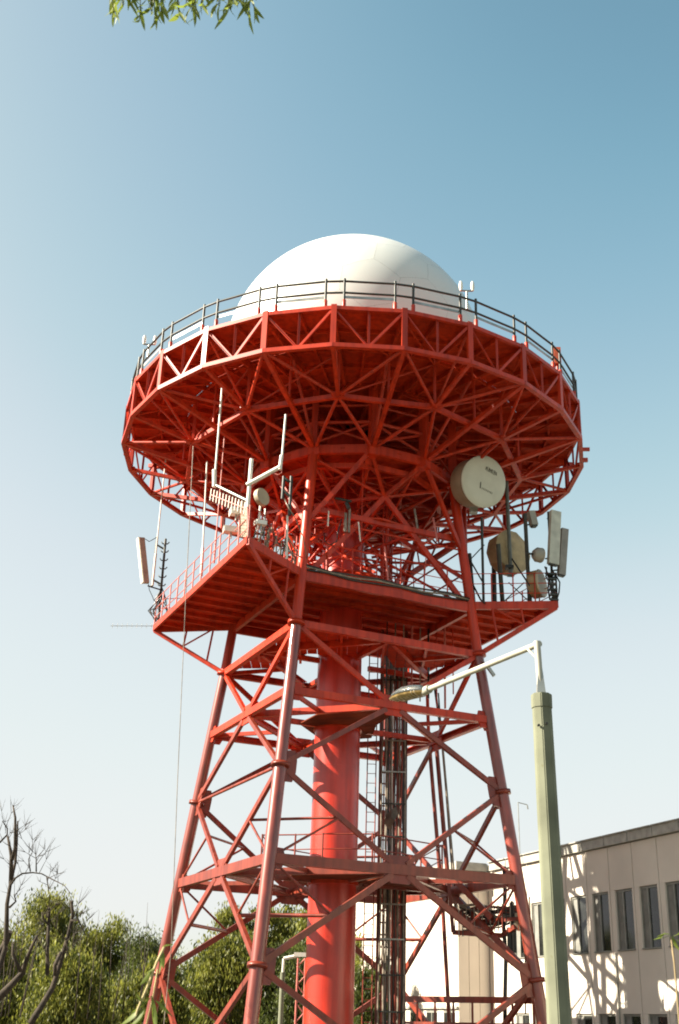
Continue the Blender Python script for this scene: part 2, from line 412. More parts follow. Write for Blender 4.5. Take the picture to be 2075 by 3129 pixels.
for kx in range(5):
    x = -3.2+kx*1.5
    member('deck_joist', (x, lineY(A5, B5, x)+.2 if x < B5.x else lineY(B5, C5, x)+.2, 13.79), (x, 41.1, 13.79), 0.09, 0.12, red, T)

# ------------------------------------------------------------ upper platform (two flared wings)
nAB = Vector((-math.cos(R(24.9)), -math.sin(R(24.9)), 0)); tAB = Vector((math.sin(R(24.9)), -math.cos(R(24.9)), 0))
Ap, Bp, Cp, Dp = LN(3, ZP), LN(0, ZP), LN(1, ZP), LN(2, ZP)
LA = Vector((-7.62, 43.25, ZP)); LB = Vector((-3.26, 33.88, ZP)); RC = Vector((7.52, 39.1, ZP)); RD = RC+(LA-LB)*1.0
RD = Dp+(Cp-RC)*-1.0; RD = Vector((3.35, 48.1, ZP))
for poly in ([LA, LB, Bp, Ap], [Ap, Bp, Cp, Dp], [Dp, Cp, RC, RD]):
    pl = [(v.x, v.y) for v in poly]
    if poly[1] is Bp:
        nx, ny = (0.907, 0.421)
    planks(pl, ZP, ZP+0.05, (0.907, 0.421), 0.5, red_deck, T, 'platform_plank')
for i in range(14):                                       # joists crossing the planks, and purlins along them
    a = -5.2+i*0.8
    for poly in ([LA, LB, Bp, Ap], [Ap, Bp, Cp, Dp], [Dp, Cp, RC, RD]):
        pl = [(v.x, v.y) for v in poly]; nx, ny = -0.421, 0.907
        c0 = ny*D+a+0.0
        q = clip(clip(pl, nx, ny, c0+0.06), -nx, -ny, -(c0-0.06))
        if len(q) > 2 and area(q) > 0.03: slab('platform_joist', q, ZP-0.14, ZP-0.003, red_deck, T)
ep = [LA, LB, Bp, Cp, RC, RD, Dp, Ap]
for i in range(8):
    a, b = ep[i], ep[(i+1) % 8]
    member('platform_edge_beam', a+Vector((0, 0, -.06)), b+Vector((0, 0, -.06)), 0.09, 0.24, red if i not in (1, 3) else red, T)
for a, b in ((Ap, Bp), (Cp, Dp), (Ap, Dp), (Bp, Cp)):
    member('platform_girder', a+Vector((0, 0, -.2)), b+Vector((0, 0, -.2)), 0.14, 0.28, red, T)
for corner, k in ((LA, 3), (LB, 0), (RC, 1), (RD, 2)):   # bracket trusses under the wings
    foot = LN(k, 13.74); head = LN(k, ZP)
    a, b = inset(corner+Vector((0, 0, -.15)), foot, 0.05, .2); member('bracket_strut', a, b, 0.12, 0.16, red, T)
    member('bracket_top_chord', corner+Vector((0, 0, -.16)), head+Vector((0, 0, -.16)), 0.1, 0.14, red, T)
    pa = corner.lerp(foot, .42); pb = corner.lerp(head, .42)+Vector((0, 0, -.16)); pb2 = corner.lerp(head, .75)+Vector((0, 0, -.16)); pa2 = corner.lerp(foot, .75)
    tube('thin_brace', pa, pb, 0.04, red, T, 8); tube('thin_brace', pa, pb2, 0.035, red, T, 8); tube('thin_brace', pa2, pb2, 0.04, red, T, 8)
# platform railings
def railing(P, Q, nseg, h, m, names=('platform_rail_post', 'platform_handrail'), skip=()):
    for i in range(nseg+1):
        if i in skip: continue
        p = P.lerp(Q, i/nseg); tube(names[0], p, p+Vector((0, 0, h)), 0.026, m, T, 8)
    for hh in (h, h*.66, h*.33): tube(names[1], P+Vector((0, 0, hh)), Q+Vector((0, 0, hh)), 0.016, m, T, 8)
railing(LA, LB, 11, 1.15, red_pale); railing(LB, Bp+Vector((-.2, -.3, 0)), 4, 1.15, red); railing(LA, Ap, 3, 1.15, red)
railing(Cp, RC, 4, 1.15, red); railing(RC, RD, 9, 1.15, red); railing(RD, Dp, 3, 1.15, red); railing(Bp, Cp, 7, 1.15, red)

# ------------------------------------------------------------ between platform and gallery
lathe('equipment_drum', [(1.85, 0.0), (1.95, 0.0), (1.95, .85), (1.5, 1.15), (0.82, 1.3)], red_deck, T, (0.0, D, ZP+.06), (0, 0, 1), 40)
for k in range(4):
    tm = (LN(k, ZR3)+LN((k+1) % 4, ZR3))/2; tm.z = 19.4
    for kk in (k, (k+1) % 4):
        a, b = inset(tm, LN(kk, 15.3), 0, .2); member('knee_brace', a, b, 0.14, 0.18, red, T)
    for kk_ in (30, 60): member('fan_strut', tm, N(4.05, A0+90*k+kk_, ZR3-.1), 0.11, 0.13, red, T)
    for kk_ in (0, 90): tube('fan_strut', tm, N(3.9, A0+90*k+kk_, ZR3-.3), 0.065, red, T, 8)
    tube('fan_strut', tm, N(1.0, A0+90*k+45, 18.6), 0.065, red, T, 8); tube('fan_strut', tm, N(1.0, A0+90*k+15, ZR3-.3), 0.06, red, T, 8)
    tm2 = (LN((k+1) % 4, ZR3)+LN((k+2) % 4, ZR3))/2; tm2.z = 19.4; member('fan_strut', tm, tm2, 0.1, 0.12, red, T)
    for zz_ in (16.9, 17.8): tube('service_rail', LN(k, zz_), LN((k+1) % 4, zz_), 0.035, red, T, 8)
    a, b = inset(LN(k, 18.2), LN((k+1) % 4, 18.2), .2); member('ring_girder', a, b, 0.14, 0.2, red, T)
    for side in (-1, 1):                                   # struts from each leg out to the neighbouring gallery nodes
        a, b = inset(LN(k, 17.6), N(4.1, A0+90*k+side*30, ZR3), .2, .1); member('knee_brace', a, b, 0.12, 0.16, red, T)
    a, b = inset(LN(k, 16.6), Vector((0, D, 19.3))+(LN(k, 19)-Vector((0, D, 19))).normalized()*1.0, .2, 0); member('knee_brace', a, b, 0.12, 0.14, red, T)
for i in range(6):                                         # inner lattice shaft round the column
    a_ = A0+60*i+12
    tube('shaft_post', N(1.75, a_, ZP+.05), N(1.75, a_, ZR3-.25), 0.06, red, T, 8)
    for z0_, z1_ in ((ZP+.9, 17.4), (17.4, 18.9), (18.9, 20.4)):
        tube('shaft_brace', N(1.75, a_, z0_), N(1.75, a_+60, z1_), 0.045, red, T, 8); tube('shaft_brace', N(1.75, a_+60, z0_), N(1.75, a_, z1_), 0.045, red, T, 8)
        tube('shaft_ring', N(1.75, a_, z1_), N(1.75, a_+60, z1_), 0.045, red, T, 8)
    tube('outrigger', N(1.75, a_, 17.4), N(4.3, a_+20, ZP+.1), 0.05, red, T, 8); tube('outrigger', N(1.75, a_, 18.9), N(4.0, a_-15, ZR3-.2), 0.05, red, T, 8)
random.seed(17)
for i in range(26):                                        # conduits and hangers between platform and gallery floor
    a_ = random.uniform(0, 360); r_ = random.uniform(1.9, 3.9); z0_ = random.choice([ZP+.05, ZP+.05, 17.5]); z1_ = random.choice([17.2, 18.3, ZR3-.2])
    if z1_ > z0_: tube('conduit', N(r_, a_, z0_), N(r_+random.uniform(-.15, .15), a_, z1_), random.choice([.02, .03]), red if z1_ > 18 else random.choice([red, red_pale, cable_g]), T, 8)
for i in range(12):
    a_ = 30*i+8; member('radial_tie', N(0.9, a_, 17.9), N(3.3, a_+12, 18.3), 0.06, 0.09, red, T)
    tube('radial_tie', N(3.3, a_+12, 18.3), N(3.3, a_+42, 18.3), 0.045, red, T, 8)
for i in range(9):                                         # pipes dropping below the platform round the cable ladder
    x_ = 1.5+i*.32; tube('conduit', (x_, 41.6+.1*i, 12.9+random.uniform(-.4, .6)), (x_, 41.6+.1*i, ZP), random.choice([.025, .04]), random.choice([red, cable_d, red_pale, cable_g]), T, 8)
# gallery floor at the inner ring
for i in range(24):
    a0, a1 = A0+15*i+.15, A0+15*(i+1)-.15
    for r0, r1 in ((0.85, 2.5), (2.52, 4.05)):
        slab('drum_floor_panel', [N(r, a, 0).xy[:] for r, a in ((r0, a0), (r1, a0), (r1, a1), (r0, a1))], ZR3-.02, ZR3+.03, red_deck, T)
for i in range(12):
    a = A0+30*i
    n3, n3b = N(4.1, a, ZR3), N(4.1, a+30, ZR3)
    member('inner_ring_beam', n3+Vector((0, 0, -.02)), n3b+Vector((0, 0, -.02)), 0.16, 0.34, red, T, 'channel')
    member('drum_post', n3, N(4.1, a, ZTOP-.1), 0.30, 0.22, red, T, 'box', up=n3b-n3)
    tube('drum_ring_rail', N(4.1, a, 21.75), N(4.1, a+30, 21.75), 0.07, red, T, 8)
    member('floor_beam', N(0.9, a, ZR3-.12), N(4.0, a, ZR3-.12), 0.1, 0.2, red, T)
    tube('hub_strut', N(0.95, a, 19.2), N(3.9, a, ZR3-.2), 0.07, red, T, 8)
    member('lower_ring_beam', N(3.55, a, ZR3-.42), N(3.55, a+30, ZR3-.42), 0.14, 0.2, red, T)
    tube('hub_strut', N(3.55, a, ZR3-.42), N(2.0, a+30, ZR3-.2), 0.06, red, T, 8); tube('hub_strut', N(3.55, a+30, ZR3-.42), N(2.0, a, ZR3-.2), 0.06, red, T, 8)
    member('lower_ring_beam', N(2.0, a, ZR3-.25), N(2.0, a+30, ZR3-.25), 0.1, 0.14, red, T)
    member('gusset_plate', N(3.4, a, ZR3-.5), N(4.15, a, ZR3-.1), 0.34, 0.05, red, T)
    tube('drum_diagonal', N(4.05, a, ZR3+.3), N(4.05, a+30, 21.75), 0.055, red, T, 8); tube('drum_diagonal', N(4.05, a+30, ZR3+.3), N(4.05, a, 21.75), 0.055, red, T, 8)
    tube('drum_ring_rail', N(4.0, a, 22.5), N(4.0, a+30, 22.5), 0.05, red, T, 8)
    member('gusset_plate', n3+Vector((0, 0, -.3)), n3+Vector((0, 0, .3)), 0.4, 0.4, red, T, 'box', up=n3b-n3)
# gallery: truss ring
s = 15.0
for i in range(24):
    a = PH+s*i; an = a+s
    lo, lo2, tp, tp2 = N(9, a, ZLO), N(9, an, ZLO), N(9, a, ZTOP), N(9, an, ZTOP)
    ml, mt = (lo+lo2)/2, (tp+tp2)/2
    member('rim_lower_chord', lo, lo2, 0.16, 0.15, red, T)
    member('rim_upper_chord', tp, tp2, 0.12, 0.14, red, T)
    member('rim_post', lo+Vector((0, 0, -.06)), tp+Vector((0, 0, .12)), 0.19, 0.12, red, T, 'box', up=Vector((math.cos(R(a)), math.sin(R(a)), 0)).cross(Vector((0, 0, 1))))
    for e in (tp, tp2):
        x, y = inset(ml, e, .06, .12); member('rim_diagonal', x, y, 0.07, 0.085, red, T, 'angle')
    member('rim_hanger', ml, mt, 0.075, 0.08, red, T, 'angle')
    member('deck_radial_beam', N(1.0, a, ZTOP-.17), N(8.9, a, ZTOP-.17), 0.1, 0.26, red_deck, T)
    member('deck_radial_beam', N(4.3, a+7.5, ZTOP-.12), N(8.9, a+7.5, ZTOP-.12), 0.08, 0.16, red_deck, T)
    for rr in (4.2, 5.5, 6.62, 7.8):
        member('deck_purlin', N(rr, a, ZTOP-.10), N(rr, an, ZTOP-.10), 0.08, 0.12, red_deck, T)
    for r0, r1, mm in ((0.9, 4.17, 0), (4.23, 6.6, 0), (6.66, 9.03, 0)):
        slab('deck_panel', [N(r, q, 0).xy[:] for r, q in ((r0, a+.08), (r1, a+.08), (r1, an-.08), (r0, an-.08))], ZTOP-.03, ZTOP+.03, red_deck, T)
    # diagonal web in plan between purlins
    tube('deck_web', N(8.9, a, ZTOP-.3), N(6.62, an, ZTOP-.3), 0.035, red_deck, T, 6)
for i in range(12):
    a = PH+30*i; n2 = N(6.62, a, ZR2); n2b = N(6.62, a+30, ZR2)
    member('lower_ring_chord', n2, n2b, 0.15, 0.17, red, T)
    member('bottom_radial', N(9, a, ZLO), n2, 0.13, 0.13, red, T)
    tube('bottom_radial', N(9, a+15, ZLO), n2, 0.06, red, T, 8); tube('bottom_radial', N(9, a+15, ZLO), n2b, 0.06, red, T, 8)
    for sgn in (-15, 15): tube('bottom_radial', n2, N(4.1, a+sgn, ZR3), 0.07, red, T, 8)
    member('bottom_radial', N(9, a+15, ZLO), N(4.1, a+15, ZR3), 0.15, 0.15, red, T)
    member('web_post', n2, N(6.62, a, ZTOP-.2), 0.1, 0.1, red, T)
    tube('web_diagonal', n2, N(8.9, a, ZTOP-.2), 0.045, red, T, 8); tube('web_diagonal', n2, N(4.2, a, ZTOP-.2), 0.055, red, T, 8)
    tube('web_diagonal', N(4.1, a+15, ZR3), N(6.5, a+15, ZTOP-.25), 0.06, red, T, 8)
    tube('web_diagonal', n2, N(6.62, a+30, ZTOP-.25), 0.04, red, T, 8)
    mm_ = N(9, a+15, ZLO).lerp(N(4.1, a+15, ZR3), .48); tube('web_post', mm_, Vector((mm_.x, mm_.y, ZTOP-.2)), 0.05, red, T, 8)
    for q in (a, a+15): member('gusset_plate', N(8.78, q, ZLO), N(9.05, q, ZLO+.02), 0.4, 0.05, red, T)
    member('gusset_plate', N(6.4, a, ZR2-.02), N(6.85, a, ZR2+.03), 0.45, 0.05, red, T)
# gallery railing
for i in range(24):
    a = PH+s*i; da = 2.0
    for q, nm in ((a-da, 0), (a+da, 1)):
        p = N(8.92, q, ZTOP); tube('gallery_rail_post', p+Vector((0, 0, .3)), p+Vector((0, 0, 1.22)), 0.045, dark_m, T, 8)
        tube('gallery_rail_socket', p, p+Vector((0, 0, .36)), 0.07, red, T, 8)
    for h in (1.12, .66):
        tube('gallery_handrail', N(8.92, a-da, ZTOP+h), N(8.92, a+da, ZTOP+h), 0.038, dark_m, T, 8)
        tube('gallery_handrail', N(8.92, a+da, ZTOP+h), N(8.92, a+s-da, ZTOP+h), 0.038, dark_m, T, 8)
    member('kick_strip', N(8.9, a+da, ZTOP+.5), N(8.9, a+s-da, ZTOP+.5), 0.012, 0.10, grey_m, T)
    if i in (6, 18): member('deck_bracket', N(9.0, a, ZLO+.7), N(9.35, a, ZLO+.7), 0.12, 0.12, red, T)
for i, z in ((6, 22.1), (7, 23.1), (17, 23.2), (18, 22.5)):
    member('rim_stub', N(9.0, PH+s*i, z), N(9.25, PH+s*i, z), 0.14, 0.14, red, T)

# ------------------------------------------------------------ radome
dome = empty('radome', (-0.06, D, ZTOP)); tag(dome, 'white ball shaped radome with faint panel seams standing on the red gallery', 'radome')
DC = Vector((-0.06, D, 26.5)); RD_ = 5.365
def geodesic(freq):
    phi = (1+5**.5)/2
    V = [Vector(v).normalized() for v in ((-1,phi,0),(1,phi,0),(-1,-phi,0),(1,-phi,0),(0,-1,phi),(0,1,phi),(0,-1,-phi),(0,1,-phi),(phi,0,-1),(phi,0,1),(-phi,0,-1),(-phi,0,1))]
    F = [(0,11,5),(0,5,1),(0,1,7),(0,7,10),(0,10,11),(1,5,9),(5,11,4),(11,10,2),(10,7,6),(7,1,8),(3,9,4),(3,4,2),(3,2,6),(3,6,8),(3,8,9),(4,9,5),(2,4,11),(6,2,10),(8,6,7),(9,8,1)]
    pts, tri, idx = [], [], {}
    def vid(p):
        k = tuple(round(c, 4) for c in p)
        if k not in idx: idx[k] = len(pts); pts.append(p)
        return idx[k]
    for a, b, c in F:
        grid = {}
        for i in range(freq+1):
            for j in range(freq+1-i):
                p = (V[a]*(freq-i-j)+V[b]*i+V[c]*j)/freq; grid[i, j] = vid(p.normalized())
        for i in range(freq):
            for j in range(freq-i):
                tri.append((grid[i, j], grid[i+1, j], grid[i, j+1]))
                if j < freq-i-1: tri.append((grid[i+1, j], grid[i+1, j+1], grid[i, j+1]))
    return pts, tri
pts, tri = geodesic(3)
rot = Euler((0.35, 0.22, 0.5)).to_matrix()
cent = [(rot @ ((pts[a]+pts[b]+pts[c])/3)).normalized() for a, b, c in tri]
inc = {}
for ti, t in enumerate(tri):
    for v in t: inc.setdefault(v, []).append(ti)
for v, tl in inc.items():
    c = (rot @ pts[v]).normalized()
    x = c.orthogonal().normalized(); y = c.cross(x)
    ring = sorted(tl, key=lambda t: math.atan2(cent[t].dot(y), cent[t].dot(x)))
    if (DC+c*RD_).z < ZTOP-.6: continue
    cor = [(c+(cent[t]-c)*0.9972).normalized() for t in ring]
    bm = bmesh.new(); k = 5; cache = {}
    def gv(p):
        q = DC+p.normalized()*RD_; kk = tuple(round(e, 4) for e in q)
        if kk not in cache: cache[kk] = bm.verts.new(q)
        return cache[kk]
    for i in range(len(cor)):
        A_, B_, C_ = c, cor[i], cor[(i+1) % len(cor)]
        for a in range(k):
            for b in range(k-a):
                P0 = gv((A_*(k-a-b)+B_*a+C_*b)/k); P1 = gv((A_*(k-a-b-1)+B_*(a+1)+C_*b)/k); P2 = gv((A_*(k-a-b-1)+B_*a+C_*(b+1))/k)
                bm.faces.new((P0, P1, P2))
                if b < k-a-1:
                    P3 = gv((A_*(k-a-b-2)+B_*(a+1)+C_*(b+1))/k); bm.faces.new((P1, P3, P2))
    bmesh.ops.recalc_face_normals(bm, faces=bm.faces)
    if next(iter(bm.faces)).normal.dot(c) < 0: bmesh.ops.reverse_faces(bm, faces=bm.faces)
    if min(w.co.z for w in bm.verts) < ZTOP+.06: bmesh.ops.bisect_plane(bm, geom=bm.verts[:]+bm.edges[:]+bm.faces[:], plane_co=(0, 0, ZTOP+.06), plane_no=(0, 0, 1), clear_inner=True)
    if not bm.faces: bm.free(); continue
    bm_obj('radome_panel', bm, white_dome, dome, True)
prof = []
for i in range(33):
    th = math.pi*0.5-(i/32)*(math.pi*0.5+math.asin((26.5-ZTOP-.06)/5.32))
    prof.append((max(5.335*math.cos(th), 0), 5.335*math.sin(th)))
lathe('seam_flange', prof, mat('radome_seam_grey', (0.16, 0.15, 0.12), .6), dome, DC, (0, 0, 1), 96)
lathe('base_ring', [(4.25, 0), (4.6, 0), (4.55, .35), (4.25, .35)], white_p, dome, (-0.06, D, ZTOP+.035), (0, 0, 1), 64)

# ------------------------------------------------------------ gallery lamps
def twin_lamp(base, label, h=.75):
    t = empty('obstruction_lamp', base); tag(t, label, 'lamp', 'obstruction lamps on the gallery railing')
    b = Vector(base)
    tube('lamp_mast', b, b+Vector((0, 0, h)), 0.04, grey_m, t, 8)
    tube('lamp_crossbar', b+Vector((-.2, 0, h)), b+Vector((.2, 0, h)), 0.03, grey_m, t, 8)
    for sx in (-.2, .2):
        lathe('lamp_glass', [(0, .0), (.04, .0), (.07, .12), (.065, .3), (.04, .38), (0, .4)], white_p, t, b+Vector((sx, 0, h)), (0, 0, 1), 12)
twin_lamp(N(8.85, PH+30, ZTOP+.75), 'white twin obstruction lamp above the railing right of the radome')
twin_lamp(N(8.85, PH-56, ZTOP+.7), 'white twin obstruction lamp at the left end of the gallery railing', .6)
ob = empty('signal_box', N(8.6, PH+66, ZTOP+.03)); tag(ob, 'orange box on a post behind the right end of the gallery railing', 'box')
member('box_body', N(8.6, PH+66, ZTOP+1.0), N(8.6, PH+66, ZTOP+1.7), 0.3, 0.26, orange_m, ob); tube('box_post', N(8.6, PH+66, ZTOP+.03), N(8.6, PH+66, ZTOP+1.0), .05, red, ob, 8)

# ------------------------------------------------------------ antennas on the left wing
def whip(p, q, label, r=0.035, m=white_p, name='whip_antenna'):
    t = empty(name, p); tag(t, label, 'antenna', 'white rod antennas on the left wing')
    p, q = Vector(p), Vector(q); L = (q-p).length; d = (q-p).normalized()
    tube('antenna_rod', p+d*L*.22, q, r, m, t, 8); tube('antenna_base', p, p+d*L*.24, r*1.7, m, t, 8)
    return t
def vert(p, h): return (p[0], p[1], p[2]+h)
# corner LA cluster
t = empty('panel_antenna', (-8.14,43.30,17.53)); tag(t, 'long white panel antenna hanging beside the left tip of the platform', 'antenna')
P0, P1 = Vector((-8.08,43.00,17.42)), Vector((-8.46,43.00,19.35))
member('antenna_body', P0, P1, 0.24, 0.16, mat('panel_antenna_grey', (.40, .36, .30), .5), t, 'box', up=(0.5, -.86, 0))
member('antenna_edge', P0+Vector((-.14, 0, 0)), P1+Vector((-.14, 0, 0)), 0.05, 0.2, white_p, t, 'box', up=(0.5, -.86, 0))
cable('antenna_cable', [P1+Vector((.1, 0, 0)), Vector((-8.12,43.00,19.21)), Vector((-8.02,43.10,19.33)), Vector((-7.87,43.20,19.49))], 0.015, cable_d, t)
cable('antenna_cable', [P0+Vector((.1, 0, 0)), Vector((-7.91,43.00,17.13)), Vector((-7.79,43.10,16.92)), Vector((-7.71,43.20,16.74))], 0.015, cable_d, t)
tube('mounting_arm', Vector((-8.00,43.00,17.31)), Vector((-7.48,43.20,17.22)), 0.03, dark_m, t, 8)
t = whip((-7.86,43.30,17.43), (-7.85,43.30,23.14), 'slender white rod antenna rising from the left tip of the platform', 0.028)
tube('clamp_pipe', Vector((-7.90,43.35,17.37)), Vector((-7.88,43.35,19.56)), 0.05, dark_m, t, 8)
tube('stand_off', Vector((-7.84,43.30,19.19)), Vector((-7.52,43.30,19.01)), 0.04, dark_m, t, 8)
tube('stand_off', Vector((-7.89,43.30,17.69)), Vector((-7.49,43.30,17.48)), 0.04, dark_m, t, 8)
t = empty('dipole_mast', (-7.56,43.20,15.80)); tag(t, 'dark mast with a stack of short dipoles at the left tip of the platform', 'antenna')
a, b = Vector((-7.48,43.25,16.00)), Vector((-7.51,43.25,19.45))
tube('mast_pipe', a, b, 0.05, dark_m, t, 8)
for i in range(6):
    c = a.lerp(b, .42+i*.105)
    cable('dipole', [c+Vector((-.16, 0, .05)), c+Vector((-.1, 0, -.03)), c+Vector((.1, 0, -.03)), c+Vector((.16, 0, .05))], 0.025, dark_m, t)
for i in range(9):
    x0 = random.uniform(-.35, .35); x1 = random.uniform(-.45, .5)
    cable('loose_cable', [a+Vector((0, 0, random.uniform(1, 1.9))), a+Vector((x0, random.uniform(-.2, .2), .8)), a+Vector((x1, 0, .35)), a+Vector((x0*.6, 0, -.1))], 0.022, random.choice([cable_d, cable_g]), t)
t = empty('yagi_antenna', (-7.62,43.20,15.73)); tag(t, 'thin yagi antenna sticking out left from the platform tip', 'antenna')
tube('boom', Vector((-7.60,43.20,15.71)), Vector((-9.32,43.20,15.66)), 0.012, grey_m, t, 6)
for i in range(9):
    c = Vector((-7.72,43.20,15.71)).lerp(Vector((-9.25,43.20,15.66)), i/8); tube('element', c+Vector((0, 0, -.10)), c+Vector((0, 0, .10)), 0.007, grey_m, t, 6)
whip((-5.25,38.30,16.02), (-5.40,38.30,20.56), 'tall white rod antenna on the middle of the left platform railing', 0.03)
whip((-4.70,37.20,16.10), (-4.69,37.20,21.20), 'thin pale rod antenna between two taller ones on the left wing', 0.02, red_pale)
t = empty('antenna_bracket', (-3.24,34.00,15.78)); tag(t, 'white pole with two arms carrying rods at the front corner of the platform', 'antenna mast')
tube('mast_pole', Vector((-3.24,34.00,15.73)), Vector((-3.35,34.00,16.84)), 0.055, red_pale, t, 10)
tube('mast_pole', Vector((-3.35,34.00,16.81)), Vector((-3.33,34.00,18.57)), 0.065, white_p, t, 10)
tube('mast_arm', Vector((-3.43,34.00,17.62)), Vector((-2.34,33.60,18.12)), 0.075, white_p, t, 10)
tube('mast_arm', Vector((-3.37,34.10,17.10)), Vector((-4.57,34.90,18.01)), 0.05, grey_m, t, 10)
tube('arm_riser', Vector((-2.35,33.60,18.02)), Vector((-2.32,33.60,18.53)), 0.06, white_p, t, 10)
tube('arm_riser', Vector((-4.60,34.90,17.94)), Vector((-4.65,34.90,18.57)), 0.075, white_p, t, 10)
tube('rod', Vector((-2.31,33.60,18.24)), Vector((-2.26,33.60,20.06)), 0.034, white_p, t, 8)
tube('rod', Vector((-4.61,34.90,18.01)), Vector((-4.62,34.90,21.75)), 0.034, white_p, t, 8)
cable('hanging_cable', [Vector((-2.28,33.60,18.21)), Vector((-2.29,33.60,17.90)), Vector((-2.40,33.60,17.83)), Vector((-2.58,33.70,17.94)), Vector((-3.01,33.90,17.77)), Vector((-3.32,34.00,17.46)), Vector((-3.33,34.00,16.92))], 0.014, red_pale, t)
t = empty('element_antenna', (-3.37,34.20,16.47)); tag(t, 'row of short white rods on a boom beside the front platform corner', 'antenna')
a, b = Vector((-4.75,35.20,17.79)), Vector((-3.37,34.20,16.84)); tube('boom', a, b, 0.025, red_pale, t, 8)
for i in range(13):
    c = a.lerp(b, i/12); tube('element', c+Vector((0, 0, -.22)), c+Vector((.02, 0, .22)), 0.022, white_p, t, 6)
def floodlight(c, s, label, ang=0.0):
    t = empty('floodlight', c); tag(t, label, 'floodlight', 'white floodlights at the front platform corner')
    o = box('lamp_body', c, s, white_p, t, ang); o2 = box('lamp_rim', (c[0]-s[0]/2-.02, c[1], c[2]), (.04, s[1]*1.15, s[2]*1.15), white_p, t, ang)
    tube('lamp_bracket', (c[0], c[1], c[2]-s[2]/2-.2), (c[0], c[1], c[2]-s[2]/2), .03, grey_m, t, 8)
floodlight((-3.79,34.80,17.00), (.36, .26, .22), 'upper white floodlight beside the grille at the front platform corner', .3)
floodlight((-3.96,35.20,16.52), (.46, .26, .2), 'lower white floodlight beside the grille at the front platform corner', .2)
floodlight((-2.89,34.10,16.33), (.34, .2, .14), 'small white floodlight just right of the front platform corner', .4)
t = empty('mesh_screen', (-3.49,34.40,15.94)); tag(t, 'upright beige grille panel standing at the front corner of the platform', 'screen')
g0, g1, g2, g3 = Vector((-3.64,34.90,16.17)), Vector((-3.24,34.00,15.78)), Vector((-3.32,34.00,17.00)), Vector((-3.76,34.90,17.42))
gridm = mat('beige_grille_paint', (.45, .36, .27), .6)
for i in range(8):
    f = i/7; tube('grille_bar', g0.lerp(g1, f), g3.lerp(g2, f), 0.03, gridm if 0 < i < 7 else white_p, t, 6)
for i in range(12):
    f = i/11; tube('grille_bar', g0.lerp(g3, f), g1.lerp(g2, f), 0.016, gridm, t, 6)
t = empty('small_dish', (-2.95,34.60,16.89)); tag(t, 'small grey drum dish between the front platform corner and the near leg', 'dish')
c = Vector((-3.03,34.60,17.44)); lathe('dish_shell', [(0, 0), (.3, .0), (.3, .16), (.0, .2)], cream, t, c, (.75, -.62, .1), 24)
tube('dish_post', Vector((-3.03,34.60,15.99)), Vector((-3.00,34.70,17.33)), 0.035, white_p, t, 8); tube('dish_post', Vector((-2.83,34.60,16.00)), Vector((-2.83,34.70,17.10)), 0.03, grey_m, t, 8)
t = empty('dipole_antenna', (-2.15,34.60,17.15)); tag(t, 'dark folded dipole frame on a thin post left of the near leg', 'antenna')
for (x0, x1) in ((((-2.28,34.60,17.43)), ((-2.27,34.60,18.26))), (((-2.02,34.60,16.84)), ((-2.02,34.60,18.27))), (((-2.26,34.60,17.75)), ((-2.01,34.60,17.50))), (((-2.25,34.60,18.19)), ((-2.08,34.60,18.07)))):
    tube('dipole_bar', Vector(x0), Vector(x1), 0.055, dark_m, t, 8)
tube('dipole_post', Vector((-2.05,34.90,15.43)), Vector((-2.09,34.70,16.88)), 0.035, white_p, t, 8)
cable('dipole_cable', [Vector((-2.23,34.60,17.46)), Vector((-2.03,34.50,17.03)), Vector((-1.83,34.70,16.81)), Vector((-1.57,35.40,16.42)), Vector((-1.44,36.20,15.96))], 0.02, cable_g, t)
# clutter between front corner and near leg
t = empty('cable_bundle', (-2.38,34.90,15.72)); tag(t, 'tangle of grey and black cables along the platform edge left of the near leg', 'cables')
for i in range(14):
    s_ = random.random()*.6; p = LB.lerp(Bp, .05+s_); q = LB.lerp(Bp, min(1, .15+s_+random.random()*.3))
    cable('loose_cable', [p+Vector((0, 0, .05)), p+Vector((0.1, .0, random.uniform(.2, .9))), q+Vector((0, .1, random.uniform(.1, .7))), q+Vector((0, 0, .05))], random.uniform(.015, .03), random.choice([cable_d, cable_g, cable_g, cable_d]), t)
# rope hanging from the gallery to the ground
t = empty('hanging_rope', (-4.79,35.20,1.47)); tag(t, 'thin pale rope hanging from the gallery past the left wing to the ground', 'rope')
tube('rope_strand', Vector((-4.78,35.20,3.33)), Vector((-5.05,35.40,8.28)), 0.011, cable_g, t, 6)
tube('rope_strand', Vector((-5.05,35.40,8.28)), Vector((-5.32,35.60,13.93)), 0.011, cable_g, t, 6)
tube('rope_strand', Vector((-5.32,35.60,13.93)), Vector((-5.58,35.80,19.91)), 0.013, cable_g, t, 6)
bt = Vector((-4.78,35.20,3.33)); tube('rope_strand', bt, Vector((bt.x-.05, bt.y, 0.02)), 0.013, cable_g, t, 6)

# ------------------------------------------------------------ antennas on the right wing
def pole(p, q, label, r=0.06, m=dark_m, name='antenna_pole', group='dark antenna poles on the right wing'):
    t = empty(name, p); tag(t, label, 'pole', group); tube('pole_pipe', Vector(p), Vector(q), r, m, t, 10)
    a = Vector(p); box('foot_plate', (a.x, a.y, a.z+.03), (.25, .25, .04), m, t); return t
po1 = pole((4.96,39.86,15.78), (4.90,39.40,19.10), 'slim dark pole standing nearest to the right tower leg', .05)
po2 = pole((5.66,39.85,15.78), (5.43,39.00,17.89), 'thick dark pole in front of the tan dish', .085)
po3 = pole((6.64,39.81,15.78), (6.41,38.70,19.01), 'dark pole just left of the small round dish', .075)
po4 = pole((4.62,39.94,15.78), (4.49,40.00,17.87), 'short dark pole against the right tower leg', .07)
po5 = pole((7.42,39.31,15.78), (7.37,39.20,19.32), 'dark pole at the right tip of the platform beside the panel antennas', .05)
